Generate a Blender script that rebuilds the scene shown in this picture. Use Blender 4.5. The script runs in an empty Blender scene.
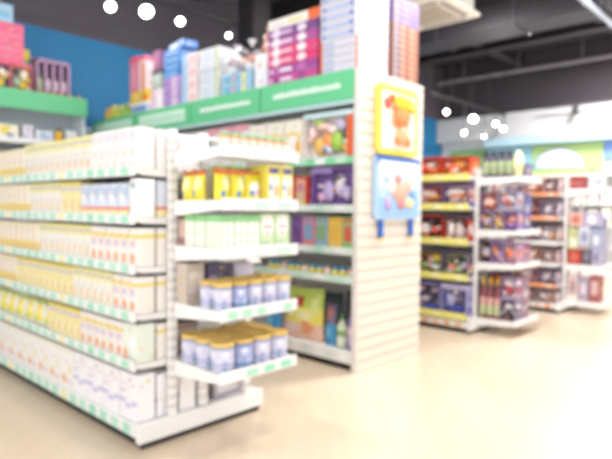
import bpy, bmesh, math, random
from mathutils import Vector, Matrix
random.seed(7)
PI = math.pi
C = bpy.context.scene.collection

# ------------------------------------------------------------------ materials
def lin(c):
    return tuple((v/12.92 if v <= .04045 else ((v+.055)/1.055)**2.4) for v in c)
def hx(h):
    return lin(tuple(int(h[i:i+2], 16)/255 for i in (0, 2, 4)))
MATS = {}
def mat(h, rough=.5, metal=0., name=None, emit=0.):
    """plain coloured surface with a faint noise in its colour; h = hex colour of the thing itself"""
    k = (h, rough, metal, emit)
    if k in MATS: return MATS[k]
    m = bpy.data.materials.new(name or 'paint_'+h); m.use_nodes = True
    nt = m.node_tree; b = nt.nodes['Principled BSDF']
    col = tuple(v*.86 for v in hx(h))
    b.inputs['Roughness'].default_value = rough; b.inputs['Metallic'].default_value = metal
    n = nt.nodes.new('ShaderNodeTexNoise'); n.inputs['Scale'].default_value = 35
    r = nt.nodes.new('ShaderNodeMixRGB'); r.blend_type = 'MULTIPLY'; r.inputs[0].default_value = .05
    r.inputs[1].default_value = (*col, 1)
    nt.links.new(n.outputs['Fac'], r.inputs[2]); nt.links.new(r.outputs[0], b.inputs['Base Color'])
    if emit:
        b.inputs['Emission Color'].default_value = (*hx(h), 1); b.inputs['Emission Strength'].default_value = emit
    MATS[k] = m
    return m
WHITE = 'f6f4f2'

def floor_mat():
    m = bpy.data.materials.new('floor_tiles'); m.use_nodes = True
    nt = m.node_tree; b = nt.nodes['Principled BSDF']; N = nt.nodes.new; L = nt.links.new
    tc = N('ShaderNodeTexCoord'); mp = N('ShaderNodeMapping'); mp.inputs['Rotation'].default_value = (0, 0, math.radians(-43.3))
    L(tc.outputs['Object'], mp.inputs['Vector'])
    br = N('ShaderNodeTexBrick'); br.inputs['Scale'].default_value = 1; br.inputs['Brick Width'].default_value = 1.2
    br.inputs['Row Height'].default_value = .3; br.inputs['Mortar Size'].default_value = .0035
    br.inputs['Color1'].default_value = (*[v*.84 for v in hx('e3d0b8')], 1)
    br.inputs['Color2'].default_value = (*[v*.84 for v in hx('dfcab0')], 1)
    br.inputs['Mortar'].default_value = (*[v*.84 for v in hx('dccbb4')], 1)
    L(mp.outputs[0], br.inputs['Vector'])
    mp2 = N('ShaderNodeMapping'); mp2.inputs['Scale'].default_value = (1, 14, 1)
    L(mp.outputs[0], mp2.inputs['Vector'])
    no = N('ShaderNodeTexNoise'); no.inputs['Scale'].default_value = 1.5; no.inputs['Detail'].default_value = 5
    L(mp2.outputs[0], no.inputs['Vector'])
    cr = N('ShaderNodeValToRGB'); cr.color_ramp.elements[0].position = .3; cr.color_ramp.elements[1].position = .75
    cr.color_ramp.elements[0].color = (.80, .76, .70, 1); cr.color_ramp.elements[1].color = (1, 1, 1, 1)
    L(no.outputs['Fac'], cr.inputs[0])
    mx = N('ShaderNodeMixRGB'); mx.blend_type = 'MULTIPLY'; mx.inputs[0].default_value = .35
    L(br.outputs['Color'], mx.inputs[1]); L(cr.outputs[0], mx.inputs[2]); L(mx.outputs[0], b.inputs['Base Color'])
    b.inputs['Roughness'].default_value = .32
    return m

# ------------------------------------------------------------------ mesh builder
class MB:
    def __init__(s): s.v = []; s.f = []; s.m = []; s.mats = []
    def mi(s, m):
        if m not in s.mats: s.mats.append(m)
        return s.mats.index(m)
    def add(s, vs, fs, m):
        o = len(s.v); k = s.mi(m); s.v += [tuple(v) for v in vs]
        for f in fs: s.f.append([o+i for i in f]); s.m.append(k)
    def box(s, x0, y0, z0, x1, y1, z1, m, bev=0.):
        if bev <= 0:
            vs = [(x0,y0,z0),(x1,y0,z0),(x1,y1,z0),(x0,y1,z0),(x0,y0,z1),(x1,y0,z1),(x1,y1,z1),(x0,y1,z1)]
            s.add(vs, [(0,3,2,1),(4,5,6,7),(0,1,5,4),(1,2,6,5),(2,3,7,6),(3,0,4,7)], m); return
        bm = bmesh.new(); bmesh.ops.create_cube(bm, size=1)
        bmesh.ops.transform(bm, matrix=Matrix.Translation(((x0+x1)/2,(y0+y1)/2,(z0+z1)/2)) @ Matrix.Diagonal((x1-x0,y1-y0,z1-z0,1)), verts=bm.verts)
        bmesh.ops.bevel(bm, geom=bm.edges[:], offset=min(bev, .3*min(x1-x0,y1-y0,z1-z0)), segments=2, affect='EDGES')
        s.from_bm(bm, m)
    def from_bm(s, bm, m, mx=None):
        if mx is not None: bmesh.ops.transform(bm, matrix=mx, verts=bm.verts)
        bm.verts.index_update()
        s.add([v.co[:] for v in bm.verts], [[v.index for v in f.verts] for f in bm.faces], m); bm.free()
    def ball(s, c, r, m, rot=None):
        bm = bmesh.new(); bmesh.ops.create_icosphere(bm, subdivisions=2, radius=1)
        M = Matrix.Translation(c) @ (rot or Matrix()) @ Matrix.Diagonal((*r, 1))
        s.from_bm(bm, m, M)
    def tube(s, a, b, r, m, n=10):
        a, b = Vector(a), Vector(b); d = (b-a).normalized()
        u = d.orthogonal().normalized(); w = d.cross(u)
        vs = []
        for p in (a, b):
            for i in range(n):
                t = 2*PI*i/n; vs.append(p+u*math.cos(t)*r+w*math.sin(t)*r)
        fs = [(i, (i+1) % n, n+(i+1) % n, n+i) for i in range(n)] + [list(range(n))[::-1], list(range(n, 2*n))]
        s.add(vs, fs, m)
    def lathe(s, prof, mats, c=(0,0,0), n=24):
        """prof = [(r, z)...]; mats = one material per segment or a single one"""
        vs = []
        for r, z in prof:
            for i in range(n):
                t = 2*PI*i/n; vs.append((c[0]+r*math.cos(t), c[1]+r*math.sin(t), c[2]+z))
        o = len(s.v); s.v += vs
        for k in range(len(prof)-1):
            m = s.mi(mats[k] if isinstance(mats, (list, tuple)) else mats)
            for i in range(n):
                j = (i+1) % n
                s.f.append([o+k*n+i, o+k*n+j, o+(k+1)*n+j, o+(k+1)*n+i]); s.m.append(m)
        m0 = s.mi(mats[0] if isinstance(mats, (list, tuple)) else mats); m1 = s.mi(mats[-1] if isinstance(mats, (list, tuple)) else mats)
        s.f.append([o+i for i in range(n)][::-1]); s.m.append(m0)
        s.f.append([o+(len(prof)-1)*n+i for i in range(n)]); s.m.append(m1)
    def mesh(s, name, smooth=False):
        me = bpy.data.meshes.new(name); me.from_pydata(s.v, [], s.f)
        for m in s.mats: me.materials.append(m)
        me.polygons.foreach_set('material_index', s.m)
        if smooth: me.polygons.foreach_set('use_smooth', [True]*len(me.polygons))
        me.update()
        if smooth:
            try: me.set_sharp_from_angle(angle=math.radians(38))
            except Exception: pass
        return me
    def obj(s, name, parent=None, loc=(0,0,0), smooth=False, rz=0):
        o = bpy.data.objects.new(name, s.mesh(name, smooth)); C.objects.link(o)
        o.location = loc; o.rotation_euler = (0, 0, rz)
        if parent: o.parent = parent
        return o

def tag(o, label=None, cat=None, group=None, kind=None):
    if label: o['label'] = label
    if cat: o['category'] = cat
    if group: o['group'] = group
    if kind: o['kind'] = kind
    return o
def empty(name, loc, label, cat, group=None, rz=0):
    o = bpy.data.objects.new(name, None); C.objects.link(o); o.location = loc; o.rotation_euler = (0,0,rz)
    o.empty_display_size = .1
    return tag(o, label, cat, group)

# a spec is [(name, mesh, parent index or None, offset)]; the first entry is the thing itself
def put(spec, loc, rz, label, cat, group=None, rx=0, ry=0):
    made = []
    for name, me, par, off in spec:
        o = bpy.data.objects.new(name, me); C.objects.link(o)
        if par is None:
            o.location = loc; o.rotation_euler = (rx, ry, rz); tag(o, label, cat, group)
        else:
            o.parent = made[par]; o.location = off
        made.append(o)
    return made[0]

# ------------------------------------------------------------------ kinds of goods (front looks to local -Y)
def decals(mb, w, d, h, dec, sides='flrb'):
    e = .0008
    for (sh, u0, v0, u1, v1, col) in dec:
        m = mat(col, .45)
        if sh == 'r': pts = [(u0,v0),(u1,v0),(u1,v1),(u0,v1)]
        elif sh == 't': pts = [(u0,v0),(u1,v0),((u0+u1)/2,v1)]
        else:
            cu, cv, ru, rv = (u0+u1)/2, (v0+v1)/2, (u1-u0)/2, (v1-v0)/2
            pts = [(cu+ru*math.cos(2*PI*i/14), cv+rv*math.sin(2*PI*i/14)) for i in range(14)]
        for s in sides:
            if s == 'f': P = [(-w/2+u*w, -d/2-e, v*h) for u, v in pts]
            elif s == 'b': P = [(w/2-u*w, d/2+e, v*h) for u, v in pts]
            elif s == 'l': P = [(-w/2-e, d/2-u*d, v*h) for u, v in pts]
            else: P = [(w/2+e, -d/2+u*d, v*h) for u, v in pts]
            mb.add(P, [list(range(len(P)))], m)
        e += .0001
CACHE = {}
def carton(name, w, d, h, base, dec=(), top=None, sides='flrb'):
    k = (name, w, d, h, base, tuple(dec), top, sides)
    if k in CACHE: return CACHE[k]
    mb = MB(); mb.box(-w/2, -d/2, 0, w/2, d/2, h, mat(base, .45), bev=.0025)
    decals(mb, w, d, h, dec, ''.join(q_ for q_ in sides if q_ in 'fb'))
    decals(mb, w, d, h, [q_ for q_ in dec if q_[0] == 'r' and q_[1] == 0 and q_[3] == 1]+[('r', .25, .55, .6, .62, 'e4dfe4'), ('r', .25, .42, .75, .47, 'e9e2e0'), ('r', .2, .16, .42, .26, 'd9d4da')][:3 if d > .13 else 0], ''.join(q_ for q_ in sides if q_ in 'lr'))
    rn = random.Random(len(CACHE)*3+1); pal = [q_[5] for q_ in dec]+['f2a67c', 'b9aadc', 'efc95a', '8fa8dc', 'e48f8f', '94c49a']
    sp = []
    for _ in range(9):
        u, v, a_, b_ = rn.uniform(.06, .8), rn.uniform(.06, .88), rn.uniform(.04, .2), rn.uniform(.02, .05)
        sp.append(('r', u, v, min(.97, u+a_), min(.97, v+b_), rn.choice(pal)))
    decals(mb, w+.002, d+.002, h, sp, ''.join(q_ for q_ in sides if q_ in 'fb'))
    if w > .1: decals(mb, w+.002, d+.002, h, sp[:5], ''.join(q_ for q_ in sides if q_ in 'lr'))
    t = mat(top or base, .45)
    mb.box(-w/2+.004, -d/2+.004, h-.0005, w/2-.004, -.001, h+.0006, t)        # two closed top flaps with a seam
    mb.box(-w/2+.004, .001, h-.0005, w/2-.004, d/2-.004, h+.0006, t)
    CACHE[k] = [(name, mb.mesh(name), None, None)]
    return CACHE[k]
def can(name, r, h, body, bands, lid, liddark=None):
    k = (name, r, h, body, tuple(bands), lid)
    if k in CACHE: return CACHE[k]
    mb = MB(); B = mat(body, .35); S = mat('c9ccd4', .25, .6)
    prof = [(r*.94, 0), (r, .003), (r, .007), (r*.975, .010)]; ms = [S, S, S]
    zs = [0.010] + sorted({b[0]*h for b in bands} | {b[1]*h for b in bands}) + [h-.012]
    for a, b in zip(zs[:-1], zs[1:]):
        c = B
        for (q0, q1, cc) in bands:
            if q0*h-1e-6 <= a and b <= q1*h+1e-6: c = mat(cc, .35)
        prof.append((r*.975, b)); ms.append(c)
    prof += [(r, h-.010), (r, h-.004), (r*.95, h-.003)]; ms += [S, S, S]
    mb.lathe(prof, ms, n=28)
    # blurred emblem shapes wrapped round the label
    for i in range(5):
        a0 = 2*PI*i/5
        for (z0, z1, da, col) in ((.52, .74, .30, 'f6f6ff'), (.30, .42, .22, '8f9fd0'), (.12, .24, .16, '4f9ca8')):
            pts = []
            for q in range(12):
                t = 2*PI*q/12; a = a0+da*math.cos(t)+z0*.3; z = ((z0+z1)/2+(z1-z0)/2*math.sin(t))*h
                pts.append(((r*.975+.0008)*math.cos(a), (r*.975+.0008)*math.sin(a), z))
            mb.add(pts, [list(range(12))], mat(col, .35))
    lb = MB(); L = mat(lid, .4)
    lb.lathe([(r*1.02, -.012), (r*1.03, .004), (r*1.0, .008), (r*.93, .009), (r*.91, .004), (r*.05, .004)], L, n=28)
    CACHE[k] = [(name, mb.mesh(name, True), None, None), ('lid', lb.mesh('lid', True), 0, (0, 0, h-.003))]
    return CACHE[k]
def jar(name, r, h, body, lab, cap):
    k = (name, r, h, body, lab, cap)
    if k in CACHE: return CACHE[k]
    mb = MB(); B = mat(body, .2); Lb = mat(lab, .5)
    mb.lathe([(r*.85,0),(r,.006),(r,h*.15),(r*1.01,h*.15+.001),(r*1.01,h*.62),(r,h*.62+.001),(r*.97,h*.72),(r*.78,h*.82),(r*.78,h*.9)], [B,B,Lb,Lb,Lb,B,B,B], n=18)
    lb = MB(); lb.lathe([(r*.84,0),(r*.86,h*.12),(r*.80,h*.15),(r*.1,h*.15)], mat(cap,.35), n=18)
    CACHE[k] = [(name, mb.mesh(name, True), None, None), ('lid', lb.mesh('lid', True), 0, (0,0,h*.84))]
    return CACHE[k]
def bottle(name, r, h, body, lab, cap, lab2=None):
    k = (name, r, h, body, lab, cap, lab2)
    if k in CACHE: return CACHE[k]
    mb = MB(); B = mat(body, .3); Lb = mat(lab, .5); L2 = mat(lab2 or lab, .5)
    mb.lathe([(r*.8,0),(r,.008),(r,h*.1),(r*1.01,h*.1+.001),(r*1.01,h*.34),(r*1.01,h*.52),(r,h*.52+.001),(r*.95,h*.6),(r*.6,h*.72),(r*.38,h*.78),(r*.38,h*.84)],
             [B,B,Lb,Lb,L2,B,B,B,B,B], n=18)
    lb = MB(); lb.lathe([(r*.46,0),(r*.46,h*.15),(r*.36,h*.17),(r*.05,h*.17)], mat(cap,.35), n=16)
    CACHE[k] = [(name, mb.mesh(name, True), None, None), ('cap', lb.mesh('cap', True), 0, (0,0,h*.83))]
    return CACHE[k]
def pouch(name, w, d, h, bands, blobs=()):
    """pillow bag: bulging front and back, flat crimped seals; bands = [(v0, v1, colour)]; blobs = [(u, v, ru, rv, colour)]"""
    k = (name, w, d, h, tuple(bands), tuple(blobs))
    if k in CACHE: return CACHE[k]
    mb = MB(); nx, nz = 12, 16
    def dy(u, v):
        a = max(0, math.sin(PI*u))**.6; vv = min(1, max(0, (v-.0)/.86))
        b = max(0, math.sin(PI*(.12+.88*vv)))**.55 if v < .86 else .03
        return max(.0015, d/2*a*b) + .002*math.sin(17*u+9*v)*a*b
    def colour(u, v):
        c = bands[0][2]
        for v0, v1, cc in bands:
            if v0 <= v <= v1: c = cc
        for (bu, bv, ru, rv, cc) in blobs:
            if ((u-bu)/ru)**2+((v-bv)/rv)**2 <= 1: c = cc
        return c
    for s in (-1, 1):
        o = len(mb.v)
        for j in range(nz+1):
            for i in range(nx+1):
                u, v = i/nx, j/nz
                sag = .012*math.sin(PI*u)*(v > .95)
                mb.v.append((( u-.5)*w*(1-.06*math.sin(PI*v)), s*dy(u, v), v*h-sag))
        for j in range(nz):
            for i in range(nx):
                q = [o+j*(nx+1)+i, o+j*(nx+1)+i+1, o+(j+1)*(nx+1)+i+1, o+(j+1)*(nx+1)+i]
                if s > 0: q = q[::-1]
                mb.f.append(q); mb.m.append(mb.mi(mat(colour((i+.5)/nx, (j+.5)/nz), .3)))
    CACHE[k] = [(name, mb.mesh(name, True), None, None)]
    return CACHE[k]
def toypack(name, w, d, h, base, dec, toys):
    """window box: carton with an open front recess, the toy's coloured shapes inside; toys = [(u, v, ru, rv, colour)]"""
    k = (name, w, d, h, base, tuple(dec), tuple(toys))
    if k in CACHE: return CACHE[k]
    mb = MB(); B = mat(base, .45); t = .004
    mb.box(-w/2, -d/2+d*.45, 0, w/2, d/2, h, B, bev=.002)
    for b in ((-w/2, -d/2, 0, -w/2+t, 0, h), (w/2-t, -d/2, 0, w/2, 0, h), (-w/2, -d/2, 0, w/2, 0, h*.07), (-w/2, -d/2, h*.95, w/2, 0, h)):
        mb.box(*b, B)
    decals(mb, w, d, h, dec)
    rn = random.Random(len(CACHE)); art = [('o', max(.03, u-ru*.9), max(.03, v-rv*.8), min(.97, u+ru*.9), min(.97, v+rv*.8), col) for (u, v, ru, rv, col) in toys]
    for _ in range(5):
        u, v = rn.uniform(.05, .7), rn.uniform(.05, .8); art.append(('r', u, v, u+rn.uniform(.1, .25), v+rn.uniform(.05, .15), rn.choice([t_[4] for t_ in toys]+['f8f2f2', 'f6ece4', '5c5664', 'f3ded2'])))
    decals(mb, w, d, h, art, 'lrb')
    mb.box(-w/2+t+.001, -d/2+d*.44, h*.07, w/2-t-.001, -d/2+d*.45+.0005, h*.95, mat(base if name == 'toy_box' else rn.choice([t_[4] for t_ in toys]), .5))
    tb = MB()
    cs = [t_[4] for t_ in toys]+['f8f2f2', 'f0a070', 'e9dcea', '5c5664']
    for i in range(9):
        q_ = rn.uniform(.03, .075)
        tb.ball((rn.uniform(-.4, .4)*w, -d*.3-.002*i, rn.uniform(.18, .82)*h), (q_*w*1.6, d*.12, q_*h*1.1), mat(rn.choice(cs), .3), Matrix.Rotation(rn.uniform(-.6, .6), 4, 'Y'))
    for i, (u, v, ru, rv, col) in enumerate(toys):
        tb.ball((-w/2+u*w, -d*.22-.002*i, v*h), (ru*w, d*.24, rv*h), mat(col, .3))
    CACHE[k] = [(name, mb.mesh(name), None, None), ('toy', tb.mesh('toy', True), 0, (0,0,0))]
    return CACHE[k]

ORD = 'first second third fourth fifth sixth seventh eighth ninth tenth eleventh twelfth thirteenth fourteenth fifteenth sixteenth seventeenth eighteenth nineteenth twentieth'.split()
def ordw(i):
    return ORD[i] if i < 20 else ('twenty-'+ORD[i-20] if i < 29 else 'thirtieth')

def row(axis, start, step, fixed, z, rz, items, where, frm, group, depth_rows=1, back=0, jit=.002):
    """items = [(spec, size along the row, look, category, gap)...]; the row starts at `start` and walks by step (+1/-1) along axis"""
    p = start; tot = {}; seen = {}
    for it in items: tot[it[2]] = tot.get(it[2], 0)+1
    for spec, wd, look, cat, gap in items:
        c = p+step*wd/2
        j = random.uniform(-jit, jit)
        n = seen.get(look, 0); seen[look] = n+1
        lab = (f"{look} on {where}" if tot[look] == 1 else f"{ordw(n)} {look} from {frm}, {where}")
        loc = (fixed+j, c, z) if axis == 'y' else (c, fixed+j, z)
        put(spec, loc, rz+random.uniform(-.012, .012), lab, cat, group)
        p += step*(wd+gap)
    return p

# ------------------------------------------------------------------ setting
def struct(name, mb, **k):
    o = mb.obj(name, **k); o['kind'] = 'structure'; return o
XF, YB, ZC = 11.6, 6.66, 4.4
b = MB(); b.box(-3.5, -4.5, -.1, XF+.2, YB+.2, 0, floor_mat()); struct('floor', b)
b = MB(); b.box(-3.5, -4.5, ZC, XF+.2, YB+.2, ZC+.1, mat('38343a', .8)); struct('ceiling', b)
BLUE = '1f7fb6'
b = MB(); b.box(-3.5, YB, 0, XF+.2, YB+.2, 2.15, mat('d9e8f2', .6)); b.box(-3.5, YB, 2.15, XF+.2, YB+.2, 3.22, mat(BLUE, .6))
b.box(-3.5, YB, 3.22, XF+.2, YB+.2, ZC, mat('605963', .8)); b.box(2.26, YB-.012, 2.15, 2.275, YB, ZC, mat('1d4f74', .6))
struct('wall_back', b)
b = MB(); b.box(XF, -4.5, 0, XF+.2, YB, 1.95, mat('eef2f2', .6)); b.box(XF, -4.5, 1.95, XF+.2, YB, 3.22, mat('dfe3e4', .6))
b.box(XF, -4.5, 3.22, XF+.2, YB, ZC, mat('4c454b', .8)); struct('wall_right', b)
# bright fascia and its light blue cove strip along the right wall
b = MB(); b.box(XF-.25, -4.5, 2.68, XF, YB-.0, 3.2, mat('dcdcdf', .6), .01); struct('trim_1', b)
b = MB(); b.box(XF-.30, -4.5, 2.52, XF, 5.5, 2.68, mat('bfe0ee', .5), .01); struct('trim_2', b)
# dark ceiling beams, and a square column behind the tall rack
DK = mat('2b272c', .7); DK2 = mat('423d44', .7)
for i, x in enumerate((4.6, 6.2, 7.9, 9.8)):
    b = MB(); b.box(x, -4.5, 4.12, x+.14, YB, ZC, DK, .006); b.box(x-.04, -4.5, 4.10, x+.18, YB, 4.12, DK2); struct(f'trim_{i+3}', b)
for i, y in enumerate((-1.5, .6, 2.7, 4.8)):
    b = MB(); b.box(-3.5, y, 4.2, XF, y+.12, ZC, DK, .006); b.box(-3.5, y-.03, 4.18, XF, y+.15, 4.2, DK2); struct(f'trim_{i+7}', b)
b = MB(); b.box(4.85, 5.55, 0, 5.15, 5.85, ZC, mat('2d292c', .7), .01); b.box(4.83, 5.53, 0, 5.17, 5.87, .1, DK2); struct('column', b)

# ------------------------------------------------------------------ things on the ceiling
def conduit(name, a, bb, r, col, hang, label, cat):
    o = empty(name, a, label, cat)
    A = Vector(a); B = Vector(bb)
    m = MB(); m.tube((0,0,0), B-A, r, mat(col, .4), 14)
    n = 8
    for i in range(n+1):                                              # coupling sleeves
        p = (B-A)*(i/n); d = (B-A).normalized()*.04
        m.tube(p-d, p+d, r*1.25, mat(col, .4), 14)
    m.obj('pipe', o, smooth=True)
    for i in range(hang):
        p = (B-A)*((i+.5)/hang)
        h = MB(); h.tube(p, (p.x, p.y, ZC-A.z), .012, mat('8d8890', .5)); h.obj('hanger_rod', o)
    return o
conduit('ceiling_pipe', (XF-.35, -4.3, 4.0), (XF-.35, YB-.1, 4.0), .035, 'a9a3ab', 9, 'long grey pipe running high along the wall over the pale fascia', 'pipe')
conduit('ceiling_pipe', (3.2, 2.26, 3.70), (XF-.3, 2.26, 3.70), .034, 'd9e4f6', 5, 'pale blue pipe crossing the dark ceiling beyond the air conditioner', 'pipe')
o = empty('air_duct', (7.65, -4.2, 3.75), 'dark rectangular air duct hanging under the ceiling beams', 'air duct')
m = MB(); m.box(0, 0, 0, .55, 10.6, .34, mat('423d44', .5, .2), .01); m.obj('duct_body', o)
for i in range(9):
    m = MB(); m.box(-.02, .3+i*1.2, -.02, .57, .34+i*1.2, .36, mat('554f58', .5, .2)); m.obj('duct_flange', o)
for i in range(4):
    for x in (-.01, .56):
        m = MB(); m.tube((x, 1+i*2.7, .0), (x, 1+i*2.7, ZC-3.75), .008, mat('777')) if False else m.tube((x, 1+i*2.7, .0), (x, 1+i*2.7, ZC-3.75), .008, mat('777277', .5)); m.obj('hanger_rod', o)

# ceiling cassette air conditioner
ac = empty('air_conditioner', (6.18, 3.76, 3.6), 'square white ceiling cassette air conditioner with a centre grille', 'air conditioner')
m = MB(); m.box(-.40, -.40, .05, .40, .40, .30, mat('d9d4cf', .6), .01); m.obj('housing', ac)
m = MB(); m.box(-.46, -.46, 0, .46, .46, .05, mat('f4ead9', .5), .02); m.obj('face_panel', ac)
m = MB()
for i in range(12): m.box(-.24, -.23+i*.04, -.012, .24, -.21+i*.04, 0, mat('b9ad9b', .6))
m.box(-.26, -.26, -.006, .26, .26, .0005, mat('cdbfa9', .6)); m.obj('intake_grille', ac)
for q in range(4):
    m = MB(); m.box(-.30, .31, -.008, .30, .38, 0, mat('a79d8f', .6)); f = m.obj('air_vane', ac, rz=q*PI/2)
for sx in (-1, 1):
    for sy in (-1, 1):
        m = MB(); m.tube((sx*.36, sy*.36, .28), (sx*.36, sy*.36, ZC-3.6), .006, mat('8d8890', .5)); m.obj('hanger_rod', ac)

# track lights: the lamp heads hang from a black track
def track(name, a, bb, label):
    o = empty(name, a, label, 'light track'); A = Vector(a); d = Vector(bb)-A
    m = MB(); m.box(min(0, d.x)-.02, min(0, d.y)-.02, 0, max(0, d.x)+.02, max(0, d.y)+.02, .04, mat('2b292c', .5), .003); m.obj('rail', o)
    for i in range(5):
        p = d*(i/4); h = MB(); h.tube((p.x, p.y, .04), (p.x, p.y, ZC-A.z), .007, mat('2b292c', .5)); h.obj('hanger_rod', o)
    return o
def lamp(loc, r, drop, label, aim=(-.45, -.55, -1), power=60, e=9, gr='track spotlights'):
    o = empty('track_spotlight', (loc[0], loc[1], loc[2]+drop), label, 'spotlight', gr)
    q = Vector(aim).to_track_quat('-Z', 'Y').to_matrix().to_4x4()
    st = MB(); st.tube((0,0,0), (0,0,-drop+.05), .01, mat('3a383b', .5)); st.obj('stem', o)
    hd = MB()
    hd.lathe([(r*.5, .14), (r*.95, .10), (r*1.12, 0), (r*1.12, -.02), (r*1.02, -.02)], mat('5a585c', .4), n=20)
    h = hd.obj('lamp_head', o, (0,0,-drop), True); h.rotation_euler = q.to_euler()
    ln = MB(); ln.lathe([(r, .0), (r*.9, -.012), (r*.2, -.02)], mat('fffaf2', .3, 0, None, e), n=20)
    l = ln.obj('lens', o, (0,0,-drop), True); l.location = Vector((0,0,-drop)) + q.to_3x3() @ Vector((0,0,-.015)); l.rotation_euler = q.to_euler()
    if power:
        L = bpy.data.lights.new('spot', 'SPOT'); L.energy = power; L.spot_size = 1.9; L.spot_blend = .7; L.shadow_soft_size = r; L.color = (1, .97, .93)
        lo = bpy.data.objects.new('spot_light', L); C.objects.link(lo); lo.parent = o
        lo.location = Vector((0,0,-drop)) + q.to_3x3() @ Vector((0,0,-.06)); lo.rotation_euler = q.to_euler()
track('light_track', (2.4, 5.78, 3.55), (5.4, 5.78, 3.55), 'black light track above the blue wall carrying four lit spotlights')
for (x, r, lab) in ((2.99, .055, 'lit spotlight over the blue wall, first from the left wall seam'), (3.42, .075, 'largest brightest lit spotlight above the blue wall'),
                    (3.87, .05, 'lit spotlight just above the pink toy boxes'), (4.60, .035, 'small lit spotlight above the white boxes beside the dark column')):
    lamp((x, 5.74, 3.34 if x < 3.2 else 3.4), r, .21 if x < 3.2 else .15, lab, (-.30, -.95, -.75))
track('light_track', (8.3, 5.0, 3.12), (11.2, 5.0, 3.12), 'black light track in front of the pale fascia carrying far spotlights')
for (x, z, r, lab) in ((8.85, 2.90, .045, 'lit far spotlight against the dark corner, beside the tall rack'), (9.85, 2.90, .075, 'biggest lit spotlight in front of the pale fascia'),
                       (9.5, 2.60, .04, 'lit far spotlight hanging lowest, above the green wall panel'), (10.8, 2.92, .05, 'lit far spotlight beneath the biggest one, mid fascia'),
                       (11.15, 2.86, .055, 'lit far spotlight farthest along the track at the fascia'), (10.3, 2.62, .03, 'faint low lit spotlight between the far pair')):
    lamp((x, 5.0, z), r, 3.12-z, lab, (-.85, -.45, -.6), 25)
o = empty('track_spotlight', (XF-.45, 3.6, 3.15), 'unlit dark spotlight on a short bar under the dark bulkhead', 'spotlight')
m = MB(); m.box(-.02, -1.2, 0, .02, .6, .03, mat('77727a', .5)); m.obj('rail', o)
m = MB(); m.tube((0,0,-.01), (-.08, 0, -.13), .06, mat('4d494f', .5), 16); m.obj('lamp_head', o, smooth=True)

# ------------------------------------------------------------------ shelving
RAILG = 'b4e6cb'
def cards(parent, axis, a0, a1, fixed, z0, z1, pitch, wd, cols, name='price_card'):
    """price cards clipped in a rail; axis 'y' faces -X, axis 'x' faces -Y"""
    n = int((a1-a0)/pitch)
    for i in range(n):
        c = a0+(i+.5)*pitch; m = MB(); col = mat(cols[i % len(cols)], .5)
        if axis == 'y': m.box(fixed-.003, c-wd/2, z0, fixed, c+wd/2, z1, col)
        else: m.box(c-wd/2, fixed-.003, z0, c+wd/2, fixed, z1, col)
        m.obj(name, parent)
def post(o, x, y, z0, z1, wx=.05, wy=.03, name='upright_post', col=WHITE, right=False):
    m = MB(); m.box(x-wx/2, y, z0, x+wx/2, y+wy, z1, mat(col, .4), .003)
    z = z0+.04
    while z < z1-.03:                                                  # slotted holes
        for s in (-1, 1):
            m.box(x+s*wx*.22-.004, y-.0008, z, x+s*wx*.22+.004, y, z+.022, mat('b0a8a4', .7))
        m.box(x-wx/2-.0008, y+wy/2-.004, z, x-wx/2, y+wy/2+.004, z+.022, mat('b0a8a4', .7))
        z += .05
    return m.obj(name, o)
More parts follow.
